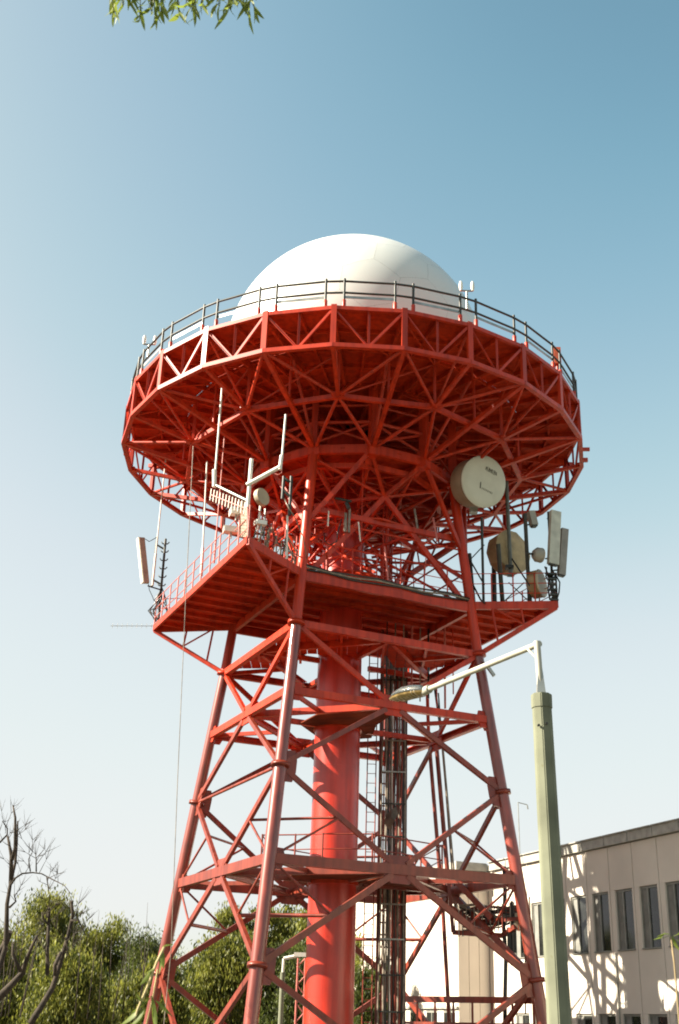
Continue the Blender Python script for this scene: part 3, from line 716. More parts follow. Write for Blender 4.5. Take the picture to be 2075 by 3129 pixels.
po6 = pole((6.09,40.50,17.21), (6.03,40.50,21.19), 'grey pipe rising beside the big white dish', .075, mat('blue_grey_pipe', (.13, .15, .13), .5))
box('pipe_clamp', (6.04,40.50,17.56), (.3, .3, .12), dark_m, po6)
tube('pole_stay', Vector((6.15,40.50,17.92)), Vector((6.51,38.90,16.25)), 0.03, dark_m, po6, 8)
tube('pole_stay', Vector((4.47,39.90,17.62)), Vector((4.94,39.40,16.42)), 0.03, dark_m, po4, 8)
cable('pole_cable', [Vector((4.54,39.80,16.64)), Vector((4.67,39.60,16.23)), Vector((4.80,39.40,15.83)), Vector((4.94,39.30,15.68))], .035, cable_d, po4)
# big dish
BD = empty('microwave_dish', (4.55,40.00,20.75)); tag(BD, 'large white drum dish with faint lettering facing right under the gallery', 'dish')
fc, bc = Vector((4.91,38.60,20.21)), Vector((4.45,39.45,20.47))
ax = (fc-bc); L = ax.length; ax.normalize(); rr = 0.96
lathe('dish_shroud', [(0, 0.0), (rr*.6, 0.0), (rr*.93, .08), (rr*.97, .2), (rr*.97, L-.06)], cream, BD, bc, ax, 56)
lathe('dish_cover', [(rr*.97, L-.06), (rr*1.02, L-.06), (rr*1.02, L+.0), (rr*.99, L+.025), (rr*.7, L+.05), (0, L+.06)], cream_f, BD, bc, ax, 56)
lathe('cover_band', [(rr*.975, L-.13), (rr*.995, L-.13), (rr*.995, L-.062), (rr*.975, L-.062)], mat('dark_joint_band', (.12, .09, .06), .7), BD, bc, ax, 56)
xr = Vector((0, 0, 1)).cross(ax).normalized(); yr = ax.cross(xr)
def stroke(u0, v0, u1, v1, w=.018):
    z_ = L+.066
    p = bc+ax*z_+xr*u0+yr*v0; q = bc+ax*z_+xr*u1+yr*v1
    member('printed_stroke', p, q, w, .008, text_m, BD, 'box', up=ax)
random.seed(3)
for i in range(9):
    u = -.02+i*.062; v = .50-i*.012; h = random.uniform(.10, .2)
    stroke(u, v-h/2, u+random.uniform(-.02, .03), v+h/2, random.choice([.016, .026]))
    if i % 3 == 0: stroke(u, v, u+.06, v+.01)
stroke(-.16, -.30, -.17, -.06, .04)
for i in range(8):
    u = -.08+i*.065; v = -.28-i*.012; h = random.uniform(.04, .09); stroke(u, v-h/2, u+.015, v+h/2, .014)
tube('dish_arm', bc+Vector((0.1, .1, 0)), bc+Vector((.1, 1.1, -.2)), .09, dark_m, BD, 10)
tube('dish_mast', bc+Vector((-.1, .7, -5.0+.2)), bc+Vector((-.1, .7, 1.0)), .08, red, BD, 10)
box('dish_bracket', Vector((4.58,39.30,19.31)), (.3, .3, .18), grey_m, BD)
# tan dish seen from behind
TD = empty('tan_dish', (5.71,41.50,16.35)); tag(TD, 'big tan dish with a scalloped rim seen edge-on behind the dark poles', 'dish')
c = Vector((5.78,41.60,18.34)); axd = Vector((.55, -.78, .05)).normalized()
lathe('dish_shell', [(0, 0), (.42, .03), (.8, .2), (.86, .34), (.86, .8)], dish_back, TD, c, axd, 10, False)
lathe('dish_cover', [(.86, .8), (.9, .8), (.9, .86), (.5, .93), (0, .95)], mat('ochre_dish_cover', (0.46, 0.35, 0.18), .6, var=.15), TD, c, axd, 10, False)
for k in range(5):
    a = 2*math.pi*k/5; xx = axd.orthogonal().normalized(); yy = axd.cross(xx)
    tube('back_rib', c-axd*.1, c+axd*.36+(xx*math.cos(a)+yy*math.sin(a))*.86, .035, dish_back, TD, 8)
tube('dish_mast', (c.x-.15, c.y+.2, 15.75), (c.x-.15, c.y+.2, c.z+.9), .09, dark_m, TD, 10)
for (q0, q1) in (((6.15,41.50,17.33), (6.79,40.50,16.16)), ((6.74,41.50,17.35), (5.81,41.00,16.31)), ((4.55,41.50,18.08), (5.24,41.50,18.87))): tube('dish_stay', Vector(q0), Vector(q1), .022, dark_m, TD, 6)
def drum(c, axd, r, d, label, m1=cream, mast=None):
    t = empty('drum_dish', c); tag(t, label, 'dish', 'small drum dishes on the right wing'); c = Vector(c); axd = Vector(axd).normalized()
    lathe('dish_shell', [(0, -.1), (r*.6, -.08), (r, .05), (r, d)], m1, t, c, axd, 28); lathe('dish_cover', [(r, d), (r*1.04, d), (r*1.0, d+.04), (0, d+.06)], cream, t, c, axd, 28)
    if mast: tube('dish_mast', mast[0], mast[1], .04, dark_m, t, 8)
grey_dish = mat('grey_dish_shell', (.30, .29, .24), .55)
drum((6.75,38.80,17.43), (.9, .35, 0), .27, .22, 'small round grey dish high between the tan dish and the panel antennas', grey_dish, ((6.39,38.70,17.43), (6.71,38.80,17.43)))
drum((6.71,39.80,16.59), (.85, -.5, .05), .52, .4, 'large grey brown dish low behind the railing at the right platform tip', dish_back, ((6.67,39.70,15.78), (6.70,39.70,16.67)))
def panel_ant(p, q, w, d, label, m):
    t = empty('panel_antenna', p); tag(t, label, 'antenna', 'panel antennas on the right wing'); p, q = Vector(p), Vector(q)
    member('antenna_body', p, q, w, d, m, t, 'box', up=(.3, -.95, 0))
    dd = (q-p).normalized()
    for f in (.12, .88):
        c = p.lerp(q, f); tube('antenna_clamp', c, c+Vector((-.28, .1, 0)), .03, dark_m, t, 8)
    member('end_cap', p-dd*.05, p, w*.8, d*.8, dark_m, t, 'box', up=(.3, -.95, 0))
pg = mat('pale_green_grey_plastic', (.52, .53, .45), .5)
panel_ant((7.41,39.00,17.14), (7.59,39.00,19.25), .40, .2, 'tall pale panel antenna left of a darker one at the platform tip', pg)
panel_ant((7.77,39.40,16.88), (7.97,39.40,18.72), .27, .2, 'darker grey panel antenna at the extreme right of the platform', mat('dull_grey_plastic', (.26, .24, .21), .5))
panel_ant((6.78,39.00,18.65), (6.67,39.00,19.21), .24, .26, 'short tilted panel antenna under the gallery rim on the right', grey_dish)
t = empty('cable_rack', (7.38,39.10,15.72)); tag(t, 'dark tangle of cables and clamps on the right platform tip', 'cables')
for i in range(10):
    a = Vector((7.28,39.10,17.05))+Vector((random.uniform(-.15, .25), random.uniform(-.1, .2), random.uniform(-.3, .1))); b = Vector((7.39,39.10,15.80))+Vector((random.uniform(-.15, .15), 0, 0))
    cable('rack_cable', [a, a.lerp(b, .3)+Vector((random.uniform(-.15, .15), 0, 0)), a.lerp(b, .7)+Vector((random.uniform(-.12, .12), 0, 0)), b], .028, cable_d, t)
for i in range(6): box('cable_clamp', Vector((7.37,39.10,16.80)).lerp(Vector((7.42,39.10,15.80)), i/5), (.28, .14, .06), dark_m, t)
t = empty('metal_plate', (4.98,39.00,13.12)); tag(t, 'grey tilted plate hanging off the right leg below the platform', 'plate')
member('plate_body', Vector((4.87,39.00,13.32)), Vector((5.17,39.00,12.89)), .16, .1, grey_m, t); tube('plate_arm', Vector((4.69,39.30,13.63)), Vector((4.92,39.00,13.24)), .03, grey_m, t, 8)
# clutter of small gear on the platform centre
t = empty('platform_gear', (-0.18,38.00,19.09)); tag(t, 'small grey and dark fittings on thin posts above the middle of the platform', 'fittings')
for (x0, x1, mm, r_) in (((-0.06,37.50,17.52), (-0.05,37.50,18.44), cable_g, .05), ((-0.18,37.50,17.54), (-0.19,37.50,18.27), cable_g, .06), ((-0.80,37.20,17.61), (-0.79,37.20,18.20), white_p, .03),
                   ((-0.56,37.20,18.71), (0.01,37.20,18.60), dark_m, .05), ((-0.17,37.20,18.56), (-0.07,37.20,18.31), dark_m, .07), ((0.36,37.50,17.20), (0.28,37.50,17.94), white_p, .025), ((1.38,38.00,15.95), (1.24,38.00,17.23), red_pale, .03),
                   ((2.44,38.50,18.19), (2.33,38.50,18.97), cable_g, .04), ((3.16,38.50,17.70), (3.01,38.50,18.64), red_pale, .04)):
    tube('small_fitting', Vector(x0), Vector(x1), r_, mm, t, 8)
cable('cable_loop', [Vector((-0.92,36.90,17.23)), Vector((-0.88,36.90,16.91)), Vector((-0.69,36.90,16.78)), Vector((-0.46,36.90,16.92)), Vector((-0.44,36.90,17.28)), Vector((-0.30,36.90,17.83))], .022, cable_d, t)
# thick cable runs along the platform's near edge
for j, (dz, m_) in enumerate(((.02, cable_d), (.1, cable_g), (.16, cable_d))):
    pts_ = [Bp.lerp(Cp, f/7)+Vector((0.03*j, -.1, dz+.05*math.sin(f*2.1+j))) for f in range(8)]
    cable('edge_cable', pts_, .035, m_, T)

# ------------------------------------------------------------ vertical cable ladder inside the tower
CL = empty('cable_ladder', (1.75, 42.4, 0)); tag(CL, 'tall vertical cable ladder packed with grey, black and red cables behind the tower face', 'cable ladder')
xs_ = [1.36, 2.28]
for x in xs_: member('ladder_rail', (x, 42.45, 0.05), (x, 42.45, 15.6), .09, .12, red_old, CL, 'channel')
for i in range(38): member('ladder_rung', (xs_[0]+.05, 42.47, .5+i*.4), (xs_[1]-.05, 42.47, .5+i*.4), .03, .05, red_old, CL)
random.seed(11)
spec = [(1.42, .035, cable_g), (1.50, .025, red_old), (1.57, .045, cable_g), (1.66, .04, cable_d), (1.75, .05, cable_g), (1.84, .035, red_old), (1.90, .03, cable_d), (1.96, .05, red_old), (2.05, .045, cable_g), (2.12, .04, red_old), (2.2, .05, cable_d), (2.25, .035, cable_g), (1.62, .02, cable_g), (1.80, .02, white_p)]
for x, r_, m_ in spec:
    ph = random.uniform(0, 6); yb = 42.33+random.uniform(-.06, .05)
    cable('ladder_cable', [(x+.018*math.sin(z*.9+ph)+random.uniform(-.008, .008), yb+.02*math.cos(z*1.3+ph), z) for z in [0.05+i*.56 for i in range(28)]], r_, m_, CL)
for i in range(13): box('cable_clamp', (1.85, 42.25, .9+i*1.15), (.86, .04, .05), random.choice([grey_m, red_old, dark_m]), CL)
fl = empty('pale_sheet', (1.76,42.10,8.42)); tag(fl, 'crumpled pale sheet caught on the cable ladder', 'sheet')
bm = bmesh.new(); c = Vector((1.76,42.08,8.42)); ring_ = []
for i, (dx, dz) in enumerate(((-.25, -.2), (-.05, -.42), (.12, -.1), (.25, .15), (.2, .42), (.02, .3), (-.2, .1))): ring_.append(bm.verts.new(c+Vector((dx, .08*math.sin(i*2.3), dz))))
cv = bm.verts.new(c+Vector((0, -.1, 0)))
for i in range(7): bm.faces.new((ring_[i], ring_[(i+1) % 7], cv))
bmesh.ops.solidify(bm, geom=bm.faces[:], thickness=.015); bm_obj('sheet_body', bm, cable_g, fl)
AL = empty('access_ladder', (1.1, 42.6, 0)); tag(AL, 'slim red caged ladder left of the cable ladder', 'ladder')
for x in (.88, 1.20): tube('ladder_rail', (x, 42.7, .05), (x, 42.7, 15.6), .022, red_old, AL, 8)
for i in range(44): tube('ladder_rung', (.88, 42.7, .3+i*.35), (1.20, 42.7, .3+i*.35), .012, red_old, AL, 6)
# two red pipes with a grey cable beyond the tower's back face
TP = empty('pipe_pair', (3.93,44.50,6.80)); tag(TP, 'pair of slanting red pipes with a grey cable right of the cable ladder', 'pipes')
for (q0, q1, r_, m_) in (((3.81,44.60,5.58), (3.29,44.60,11.99), .075, red_old), ((4.11,44.60,5.44), (3.56,44.60,12.00), .085, red_old), ((4.34,44.50,5.29), (3.79,44.50,11.98), .05, cable_g), ((4.26,44.50,5.32), (3.67,44.50,13.71), .03, cable_d), ((3.29,44.60,11.99), (3.21,44.60,14.70), .07, red), ((3.79,44.50,11.98), (3.46,44.50,14.41), .05, cable_d)):
    tube('pipe_run', Vector(q0), Vector(q1), r_, m_, TP, 10)
bz = Vector((3.81,44.60,5.58)); tube('pipe_run', bz, (bz.x+.3, 44.6, .06), .075, red_old, TP, 10)
# tray with dark cables near the right leg
TR = empty('cable_tray', (3.91,42.00,4.58)); tag(TR, 'red framed cable tray heaped with black cables inside the right leg', 'cable tray')
def seg_(a, b, w, h, m, name='tray_frame'): return member(name, Vector(a), Vector(b), w, h, m, TR)
seg_((3.93,42.00,4.62), (5.54,41.40,4.52), .16, .16, red_old); seg_((3.79,42.00,6.22), (3.93,42.00,4.62), .12, .12, red_old); seg_((5.54,41.40,4.52), (5.91,40.80,4.77), .14, .14, red_old)
seg_((3.85,42.00,5.43), (5.10,41.60,4.52), .12, .2, red_old); seg_((4.64,41.80,4.97), (6.15,40.60,5.03), .08, .12, red_old); seg_((3.99,41.80,6.35), (5.17,41.20,5.05), .14, .2, red_old)
random.seed(5)
for i in range(26):
    a = Vector((4.15,42.00,5.58)).lerp(Vector((4.29,42.00,4.66)), random.random()); b = Vector((6.16,40.90,5.54)).lerp(Vector((6.07,40.90,4.98)), random.random())
    cable('tray_cable', [a, a.lerp(b, .3)+Vector((0, 0, random.uniform(-.3, .15))), a.lerp(b, .65)+Vector((0, 0, random.uniform(-.25, .2))), b], random.uniform(.02, .045), random.choice([cable_d, cable_d, cable_g, red_old]), TR)
for i in range(18):
    f = i/17; a = Vector((3.98,41.80,5.34)).lerp(Vector((6.14,40.70,5.59)), f); tube('tray_upright', a, a+Vector((0, 0, random.uniform(-1.0, -.6))), .018, random.choice([red_old, cable_g, cable_d]), TR, 6)
cable('riser_cable', [Vector((5.65,41.30,6.77)), Vector((5.66,41.30,5.92)), Vector((5.58,41.30,4.79)), Vector((5.63,41.30,3.83)), Vector((5.57,41.30,2.63)), Vector((5.54,41.30,1.79))], .07, cable_d, TR)
for x in (1180, 1192, 1215, 1228): pass
for (q0, q1, r_, m_) in (((5.84,41.00,5.61), (5.84,41.00,4.01), .05, cable_d), ((6.28,41.00,5.55), (6.18,41.00,2.12), .025, cable_d), ((6.44,41.00,5.77), (6.45,41.00,2.25), .03, cable_g), ((6.19,41.00,5.76), (6.17,41.00,3.97), .05, dark_m)): tube('riser_cable', Vector(q0), Vector(q1), r_, m_, TR, 8)
box('junction_box', (6.01,40.90,4.94), (.2, .15, .55), cream, TR)
box('junction_box', (5.82,41.10,4.37), (.3, .15, .8), dark_m, TR)
# low walkway at the foot of the tower
WK = empty('low_walkway', (4.05,43.00,1.74)); tag(WK, 'low red railed walkway crossing between the cable ladder and the right leg', 'walkway')
wa, wb = Vector((1.71,45.50,2.51)), Vector((6.23,39.60,2.33)); wb.z = wa.z-.02
member('walkway_beam', wa, wb, .14, .2, red_old, WK)
member('walkway_beam', wa-Vector((0, 0, .78)), wb-Vector((0, 0, .72)), .08, .09, red_old, WK)
for i in range(9):
    p = wa.lerp(wb, i/8); member('walkway_post', p, (p.x, p.y, .06), .07, .07, red_old, WK)
member('walkway_beam', (wa.x, wa.y, wa.z-.1), (wa.x, wa.y, .06), .16, .2, red_old, WK)

# ------------------------------------------------------------ building
JX = Vector((6.51, 52.88, 0)); tv = Vector((0.36256, -0.93196, 0)); ov = Vector((-0.93196, -0.36256, 0))
BL = empty('white_building', JX); tag(BL, 'two storey white panel building with tall narrow windows behind the tower', 'building')
bang = math.atan2(tv.y, tv.x)
def bp_(s, o, z): return JX+tv*s+ov*o+Vector((0, 0, z))
def bbox(name, s0, s1, o0, o1, z0, z1, m, parent=BL):
    c = bp_((s0+s1)/2, (o0+o1)/2, (z0+z1)/2)
    o = link(name, unit_mesh('box', m), None, parent); o.location = c; o.scale = (s1-s0, o1-o0, z1-z0); o.rotation_euler = (0, 0, bang)
    return o
# box() local axes: x along tv, y along -ov -> use negative extents
def bb(name, s0, s1, o0, o1, z0, z1, m, parent=BL):
    return bbox(name, s0, s1, min(o0, o1), max(o0, o1), z0, z1, m, parent)
SE = 36.35
# cores: storeys of wall material behind the panels with window openings left between piers
bb('wall_core', -14.6, SE, -12, -.36, 0, 8.0, core_m)
bb('wall_core', -14.0, -.04, -.34, 1.47, 0, 8.0, core_m)
j0 = 7.85-1.5*5            # 0.35
nb = 24
WZ = ((0.12, 2.25), (4.29, 6.38))
for b in range(nb):
    s0 = j0+1.5*b; s1 = s0+1.5; g_ = .02
    has = s0 > 1.5
    ws, we = s0+.30, s0+1.37
    bb('wall_panel', s0+g_, s1-g_, -.35, 0, 6.38, 7.93, panel_w)
    bb('wall_panel', s0+g_, s1-g_, -.35, 0, 2.25, 4.29, panel_w)
    bb('wall_panel', s0+g_, s1-g_, -.35, 0, -.05, 0.12, panel_w)
    for (z0, z1) in WZ:
        if has:
            bb('wall_pier', s0+g_, ws, -.35, 0, z0+.004, z1-.004, panel_w)
            bb('wall_pier', we, s1-g_, -.35, 0, z0+.004, z1-.004, panel_w)
            # window
            w = bb('window', ws+.002, ws+.05, -.14, -.06, z0+.01, z1-.01, frame_m)
            bb('frame', we-.05, we-.002, -.14, -.06, z0+.01, z1-.01, frame_m, w)
            bb('frame', ws+.05, we-.05, -.14, -.06, z1-.08, z1-.01, frame_m, w)
            bb('sill', ws+.01, we-.01, -.06, .05, z0+.01, z0+.05, frame_m, w)
            ml_ = ws+.42
            bb('mullion', ml_-.03, ml_+.03, -.14, -.05, z0+.01, z1-.08, frame_m, w)
            bb('pane', ws+.05, ml_-.03, -.115, -.095, z0+.01, z1-.08, blind_m if b != 3 else glass_m, w)
            bb('pane', ml_+.03, we-.05, -.115, -.095, z0+.01, z1-.08, glass_m, w)
            if random.random() < .6: bb('blind', ml_+.03, we-.05, -.17, -.15, z0+.05, z0+random.uniform(.5, 1.1), white_p, w)
        else:
            bb('wall_panel', s0+g_, s1-g_, -.35, 0, z0+.004, z1-.004, panel_w)
    bb('roof_fascia', s0+g_, s1-g_, -.35, .14, 7.96, 8.30, fascia)
    bb('gutter', s0+.03, s1-.03, -.30, .22, 8.302, 8.34, fascia)
bb('wall_panel', 0.005, j0-.01, -.35, 0, -.05, 7.93, panel_w)
# projecting block: end wall towards the camera and left face
OB = 1.5
for (o0, o1) in ((0.02, .49), (.51, .98), (1.0, OB-.012)):
    for z0, z1 in ((0, 7.93),):
        bb('wall_panel', -.03, .0, o0, o1, z0, z1, panel_w)
for b in range(8):
    s1 = -.03-1.72*b; s0 = s1-1.70
    bb('wall_panel', s0, s1, OB-.03, OB, 2.3, 5.2, panel_w); bb('wall_panel', s0, s1, OB-.03, OB, 5.22, 7.93, panel_w)
    bb('wall_panel', s0, s1, OB-.03, OB, -.05, .3, panel_w)
    bb('wall_pier', s0, s0+.3, OB-.03, OB, .31, 2.29, panel_w); bb('wall_pier', s1-.3, s1, OB-.03, OB, .31, 2.29, panel_w)
    w = bb('window', s0+.3, s1-.3, OB-.05, OB-.028, .31, 2.2, glass_m)
    bb('frame', s0+.3, s1-.3, OB-.02, OB+.01, 2.2, 2.29, frame_m, w); bb('mullion', (s0+s1)/2-.03, (s0+s1)/2+.03, OB-.02, OB+.01, .31, 2.2, frame_m, w)
    bb('ledge', s0, s1, OB, OB+.1, 2.36, 2.46, fascia)
    bb('roof_fascia', s0, s1, 0, OB+.12, 7.96, 8.30, fascia)
bb('roof_fascia', -.03, .12, .145, OB+.12, 7.96, 8.30, fascia)
bb('roof', -14.6, SE, -12.2, -.36, 8.0, 8.28, fascia)
bb('roof', -14.0, -.05, -.34, OB-.05, 8.0, 8.25, fascia)
bb('end_wall', SE, SE+.3, -12, 0, 0, 7.93, panel_w)
# roof lamp pole on the building
t = empty('roof_mast', (7.61,50.60,8.23)); tag(t, 'faint thin mast with a bent arm standing on the roof behind the right leg', 'mast')
tube('mast_pipe', Vector((7.61,50.60,8.23)), Vector((7.60,50.60,10.63)), .02, grey_m, t, 6); tube('mast_arm', Vector((7.60,50.60,10.63)), Vector((7.99,50.60,10.54)), .02, grey_m, t, 6); tube('mast_arm', Vector((7.99,50.60,10.54)), Vector((8.02,50.60,10.35)), .03, grey_m, t, 6)
# drain pipe
dp = bb('drain_pipe', 9.5, 9.54, .02, .06, 0, 4.25, grey_m)
# ------------------------------------------------------------ second street lamp beyond the tower
t = empty('far_street_lamp', (-2.22,50.00,1.55)); tag(t, 'distant pale street lamp with a bent arm left of the red column', 'street lamp')
b0 = Vector((-2.21,50.00,3.46)); tube('lamp_pole', (b0.x, b0.y, 0), b0, .10, conc, t, 10); tube('lamp_pole', b0, Vector((-2.20,50.00,3.98)), .05, white_p, t, 8)
tube('lamp_arm', Vector((-2.20,50.00,3.98)), Vector((-1.63,50.00,4.11)), .07, white_p, t, 8); box('lamp_head', (-1.54,50.00,4.15), (.5, .25, .16), white_p, t)
t = empty('lattice_mast', (-1.33,47.00,1.58)); tag(t, 'slim red and white lattice mast beside the foot of the red column', 'lattice mast')
q0, q1 = Vector((-1.36,47.00,1.58)), Vector((-1.38,47.00,3.87)); w_ = .17
for sx in (-w_, w_): tube('mast_rail', (q0.x+sx, 47, 0), q1+Vector((sx*.8, 0, 0)), .035, red_pale, t, 6)
for i in range(12):
    z0 = i*q1.z/12; z1 = (i+1)*q1.z/12; sg = 1 if i % 2 else -1
    xx0 = q0.x+(q1.x-q0.x)*z0/q1.z; xx1 = q0.x+(q1.x-q0.x)*z1/q1.z
    tube('mast_lacing', (xx0-sg*w_, 47, z0), (xx1+sg*w_*.8, 47, z1), .025, red_pale, t, 6)

# ------------------------------------------------------------ street lamp in the foreground
SL = empty('street_lamp', (2.04, 11.4, 0)); tag(SL, 'tall octagonal concrete street lamp with a bent white arm in the right foreground', 'street lamp')
def octa(name, base, top, r0, r1, m, rotz=0.0):
    bm = bmesh.new(); lo, hi = [], []
    for k in range(8):
        a = math.pi/8+2*math.pi*k/8+rotz; lo.append(bm.verts.new((base[0]+r0*math.cos(a), base[1]+r0*math.sin(a), base[2]))); hi.append(bm.verts.new((top[0]+r1*math.cos(a), top[1]+r1*math.sin(a), top[2])))
    for k in range(8): bm.faces.new((lo[k], lo[(k+1) % 8], hi[(k+1) % 8], hi[k]))
    bm.faces.new(hi); bm.faces.new(lo[::-1]); bmesh.ops.bevel(bm, geom=[e for e in bm.edges], offset=.008, segments=2, affect='EDGES')
    return bm_obj(name, bm, m, SL)
octa('lamp_post', (2.045, 11.4, 0), (1.984, 11.4, 4.60), .122, .100, conc, R(11))
octa('post_cap', (1.984, 11.4, 4.57), (1.984, 11.4, 4.72), .108, .108, conc, R(11))
lathe('arm_socket', [(.06, 0), (.06, .02), (.032, .26), (.0, .26)], grey_m, SL, (1.98, 11.4, 4.72), (0, 0, 1), 4, False)
ap = Vector((1.962, 11.4, 5.26)); ae = Vector((0.95,12.90,5.15))
tube('lamp_arm', (1.978, 11.4, 4.8), ap+Vector((0, 0, .02)), .034, arm_p, SL, 20)
tube('lamp_arm', ap+Vector((0.03, -.0, 0)), ae, .032, arm_p, SL, 20)
tube('arm_stay', ap+Vector((-.002, 0, -.17)), ap+(ae-ap).normalized()*.16, .014, arm_p, SL, 8)
ad = (ae-ap).normalized()
tube('head_clamp', ae-ad*.02, ae+ad*.10, .05, arm_p, SL, 16)
ad = (Vector((0.51,13.45,5.22))-Vector((0.95,12.90,5.16))).normalized()
hb = ae+ad*.06; hu = Vector((0, 0, 1)); hs = ad.cross(hu).normalized(); hu = hs.cross(ad)
bm = bmesh.new(); prof_ = [(0, .05, .05), (.06, .085, .075), (.18, .12, .095), (.32, .135, .10), (.46, .11, .07), (.56, .06, .03), (.6, .01, .005)]
prev = None
for d_, w_, h_ in prof_:
    c = hb+ad*d_-hu*(.01+.05*(d_/.6)**2)
    ring = [bm.verts.new(c+hs*w_*math.cos(a)+hu*h_*math.sin(a)) for a in [math.pi*k/10 for k in range(11)]]
    if prev:
        for k in range(10): bm.faces.new((prev[k], prev[k+1], ring[k+1], ring[k]))
    prev = ring
bmesh.ops.solidify(bm, geom=bm.faces[:], thickness=.006)
chrome = mat('polished_lamp_shell', (.55, .55, .50), .22, metal=.9, var=.05)
bm_obj('lamp_housing', bm, chrome, SL, True)
bm = bmesh.new(); prev = None
for d_, w_, h_ in prof_:
    c = hb+ad*d_-hu*(.012+.05*(d_/.6)**2)
    ring = [bm.verts.new(c+hs*w_*.93*math.cos(a)-hu*h_*.55*math.sin(a)) for a in [math.pi*k/10 for k in range(11)]]
    if prev:
        for k in range(10): bm.faces.new((prev[k], prev[k+1], ring[k+1], ring[k]))
    prev = ring
def lens_mat():
    m = mat('ribbed_amber_lamp_lens', (.36, .25, .10), .2, var=.3, scale=20); return m
bm_obj('lamp_lens', bm, lens_mat(), SL, True)
for i in range(9):
    d_ = .08+i*.052; w_ = .1 if i < 7 else .07; c = hb+ad*d_-hu*(.012+.05*(d_/.6)**2)
    cable('lens_rib', [c+hs*w_*math.cos(a)-hu*(.058 if i < 7 else .035)*math.sin(a) for a in [math.pi*k/8 for k in range(9)]], .005, cream, SL)
for (x, z) in ((1.925, 4.38), (2.005, 4.40)): tube('post_hole', (x, 11.4-.085, z), (x+.004, 11.4-.108, z), .012, cable_d, SL, 10)

# ------------------------------------------------------------ trees
def leafcloud(name, blobs, nleaf, lsize, m, parent, droop=0.6, seed=1, aspect=3.6):
    rnd = random.Random(seed); vsx, fs = [], []
    wts = [b[3]*b[4]*b[5] for b in blobs]; tot = sum(wts)
    for bi, b in enumerate(blobs):
        k = int(nleaf*wts[bi]/tot)
        for _ in range(k):
            while True:
                u = Vector((rnd.uniform(-1, 1), rnd.uniform(-1, 1), rnd.uniform(-1, 1)))
                if u.length <= 1: break
            u = u*rnd.choice((.8, 1, 1, 1.25, 1.5, 1.85))
            c = Vector((b[0]+u.x*b[3], b[1]+u.y*b[4], b[2]+u.z*b[5]))
            if c.z < .1: continue
            L = lsize*rnd.uniform(.6, 1.5); W = L/aspect
            d = Vector((rnd.gauss(0, .5), rnd.gauss(0, .5), -droop+rnd.gauss(0, .35))).normalized()
            sd = d.cross(Vector((rnd.gauss(0, 1), rnd.gauss(0, 1), rnd.gauss(0, 1)))).normalized()*W/2
            i = len(vsx); vsx += [c-d*L/2, c+sd, c+d*L/2, c-sd]; fs.append((i, i+1, i+2, i+3))
    me = bpy.data.meshes.new(name); me.from_pydata([tuple(v) for v in vsx], [], fs); me.materials.append(m)
    return link(name, me, None, parent)
def trunk_tree(base, h, spread, rnd, t, m=bark2, r0=.16, nlimb=6, up=0.85):
    base = Vector(base); tips = []
    bm = bmesh.new(); top = base+Vector((rnd.uniform(-.3, .3), rnd.uniform(-.3, .3), h*.75))
    sweep(bm, [base, base.lerp(top, .35)+Vector((rnd.uniform(-.15, .15), 0, 0)), base.lerp(top, .7)+Vector((rnd.uniform(-.15, .15), 0, 0)), top], [r0, r0*.75, r0*.5, r0*.2], 8); bm_obj('trunk', bm, m, t)
    for i in range(nlimb):
        f = rnd.uniform(.25, .85); a = rnd.uniform(0, 6.28); s0 = base.lerp(top, f); L = spread*rnd.uniform(.5, 1)*(1.2-f)
        e = s0+Vector((math.cos(a)*L, math.sin(a)*L, L*up)); bm = bmesh.new()
        sweep(bm, [s0, s0.lerp(e, .5)+Vector((0, 0, -.1*L)), e], [r0*.45, r0*.28, r0*.08], 6); bm_obj('limb', bm, m, t); tips.append(e)
    return tips
random.seed(21)
def tree(name, base, h, w, m, label, seed, n=9000, lsize=.28, droop=.8, group='trees behind the tower'):
    rnd = random.Random(seed); t = empty(name, base); tag(t, label, 'tree', group)
    trunk_tree(base, h, w*.8, rnd, t)
    blobs = []
    k = 26
    for i in range(k):
        f = (i+.5)/k; a = rnd.uniform(0, 6.28); rr = w*(.85-.55*abs(f-.35)**1.2)*rnd.uniform(.35, .85)
        s_ = w*rnd.uniform(.16, .40)
        blobs.append((base[0]+math.cos(a)*rr, base[1]+math.sin(a)*rr*.6, h*(.12+.80*f), s_, s_*.8, s_*rnd.uniform(.7, 1.1)))
    leafcloud('crown', blobs, n, lsize, m, t, droop, seed)
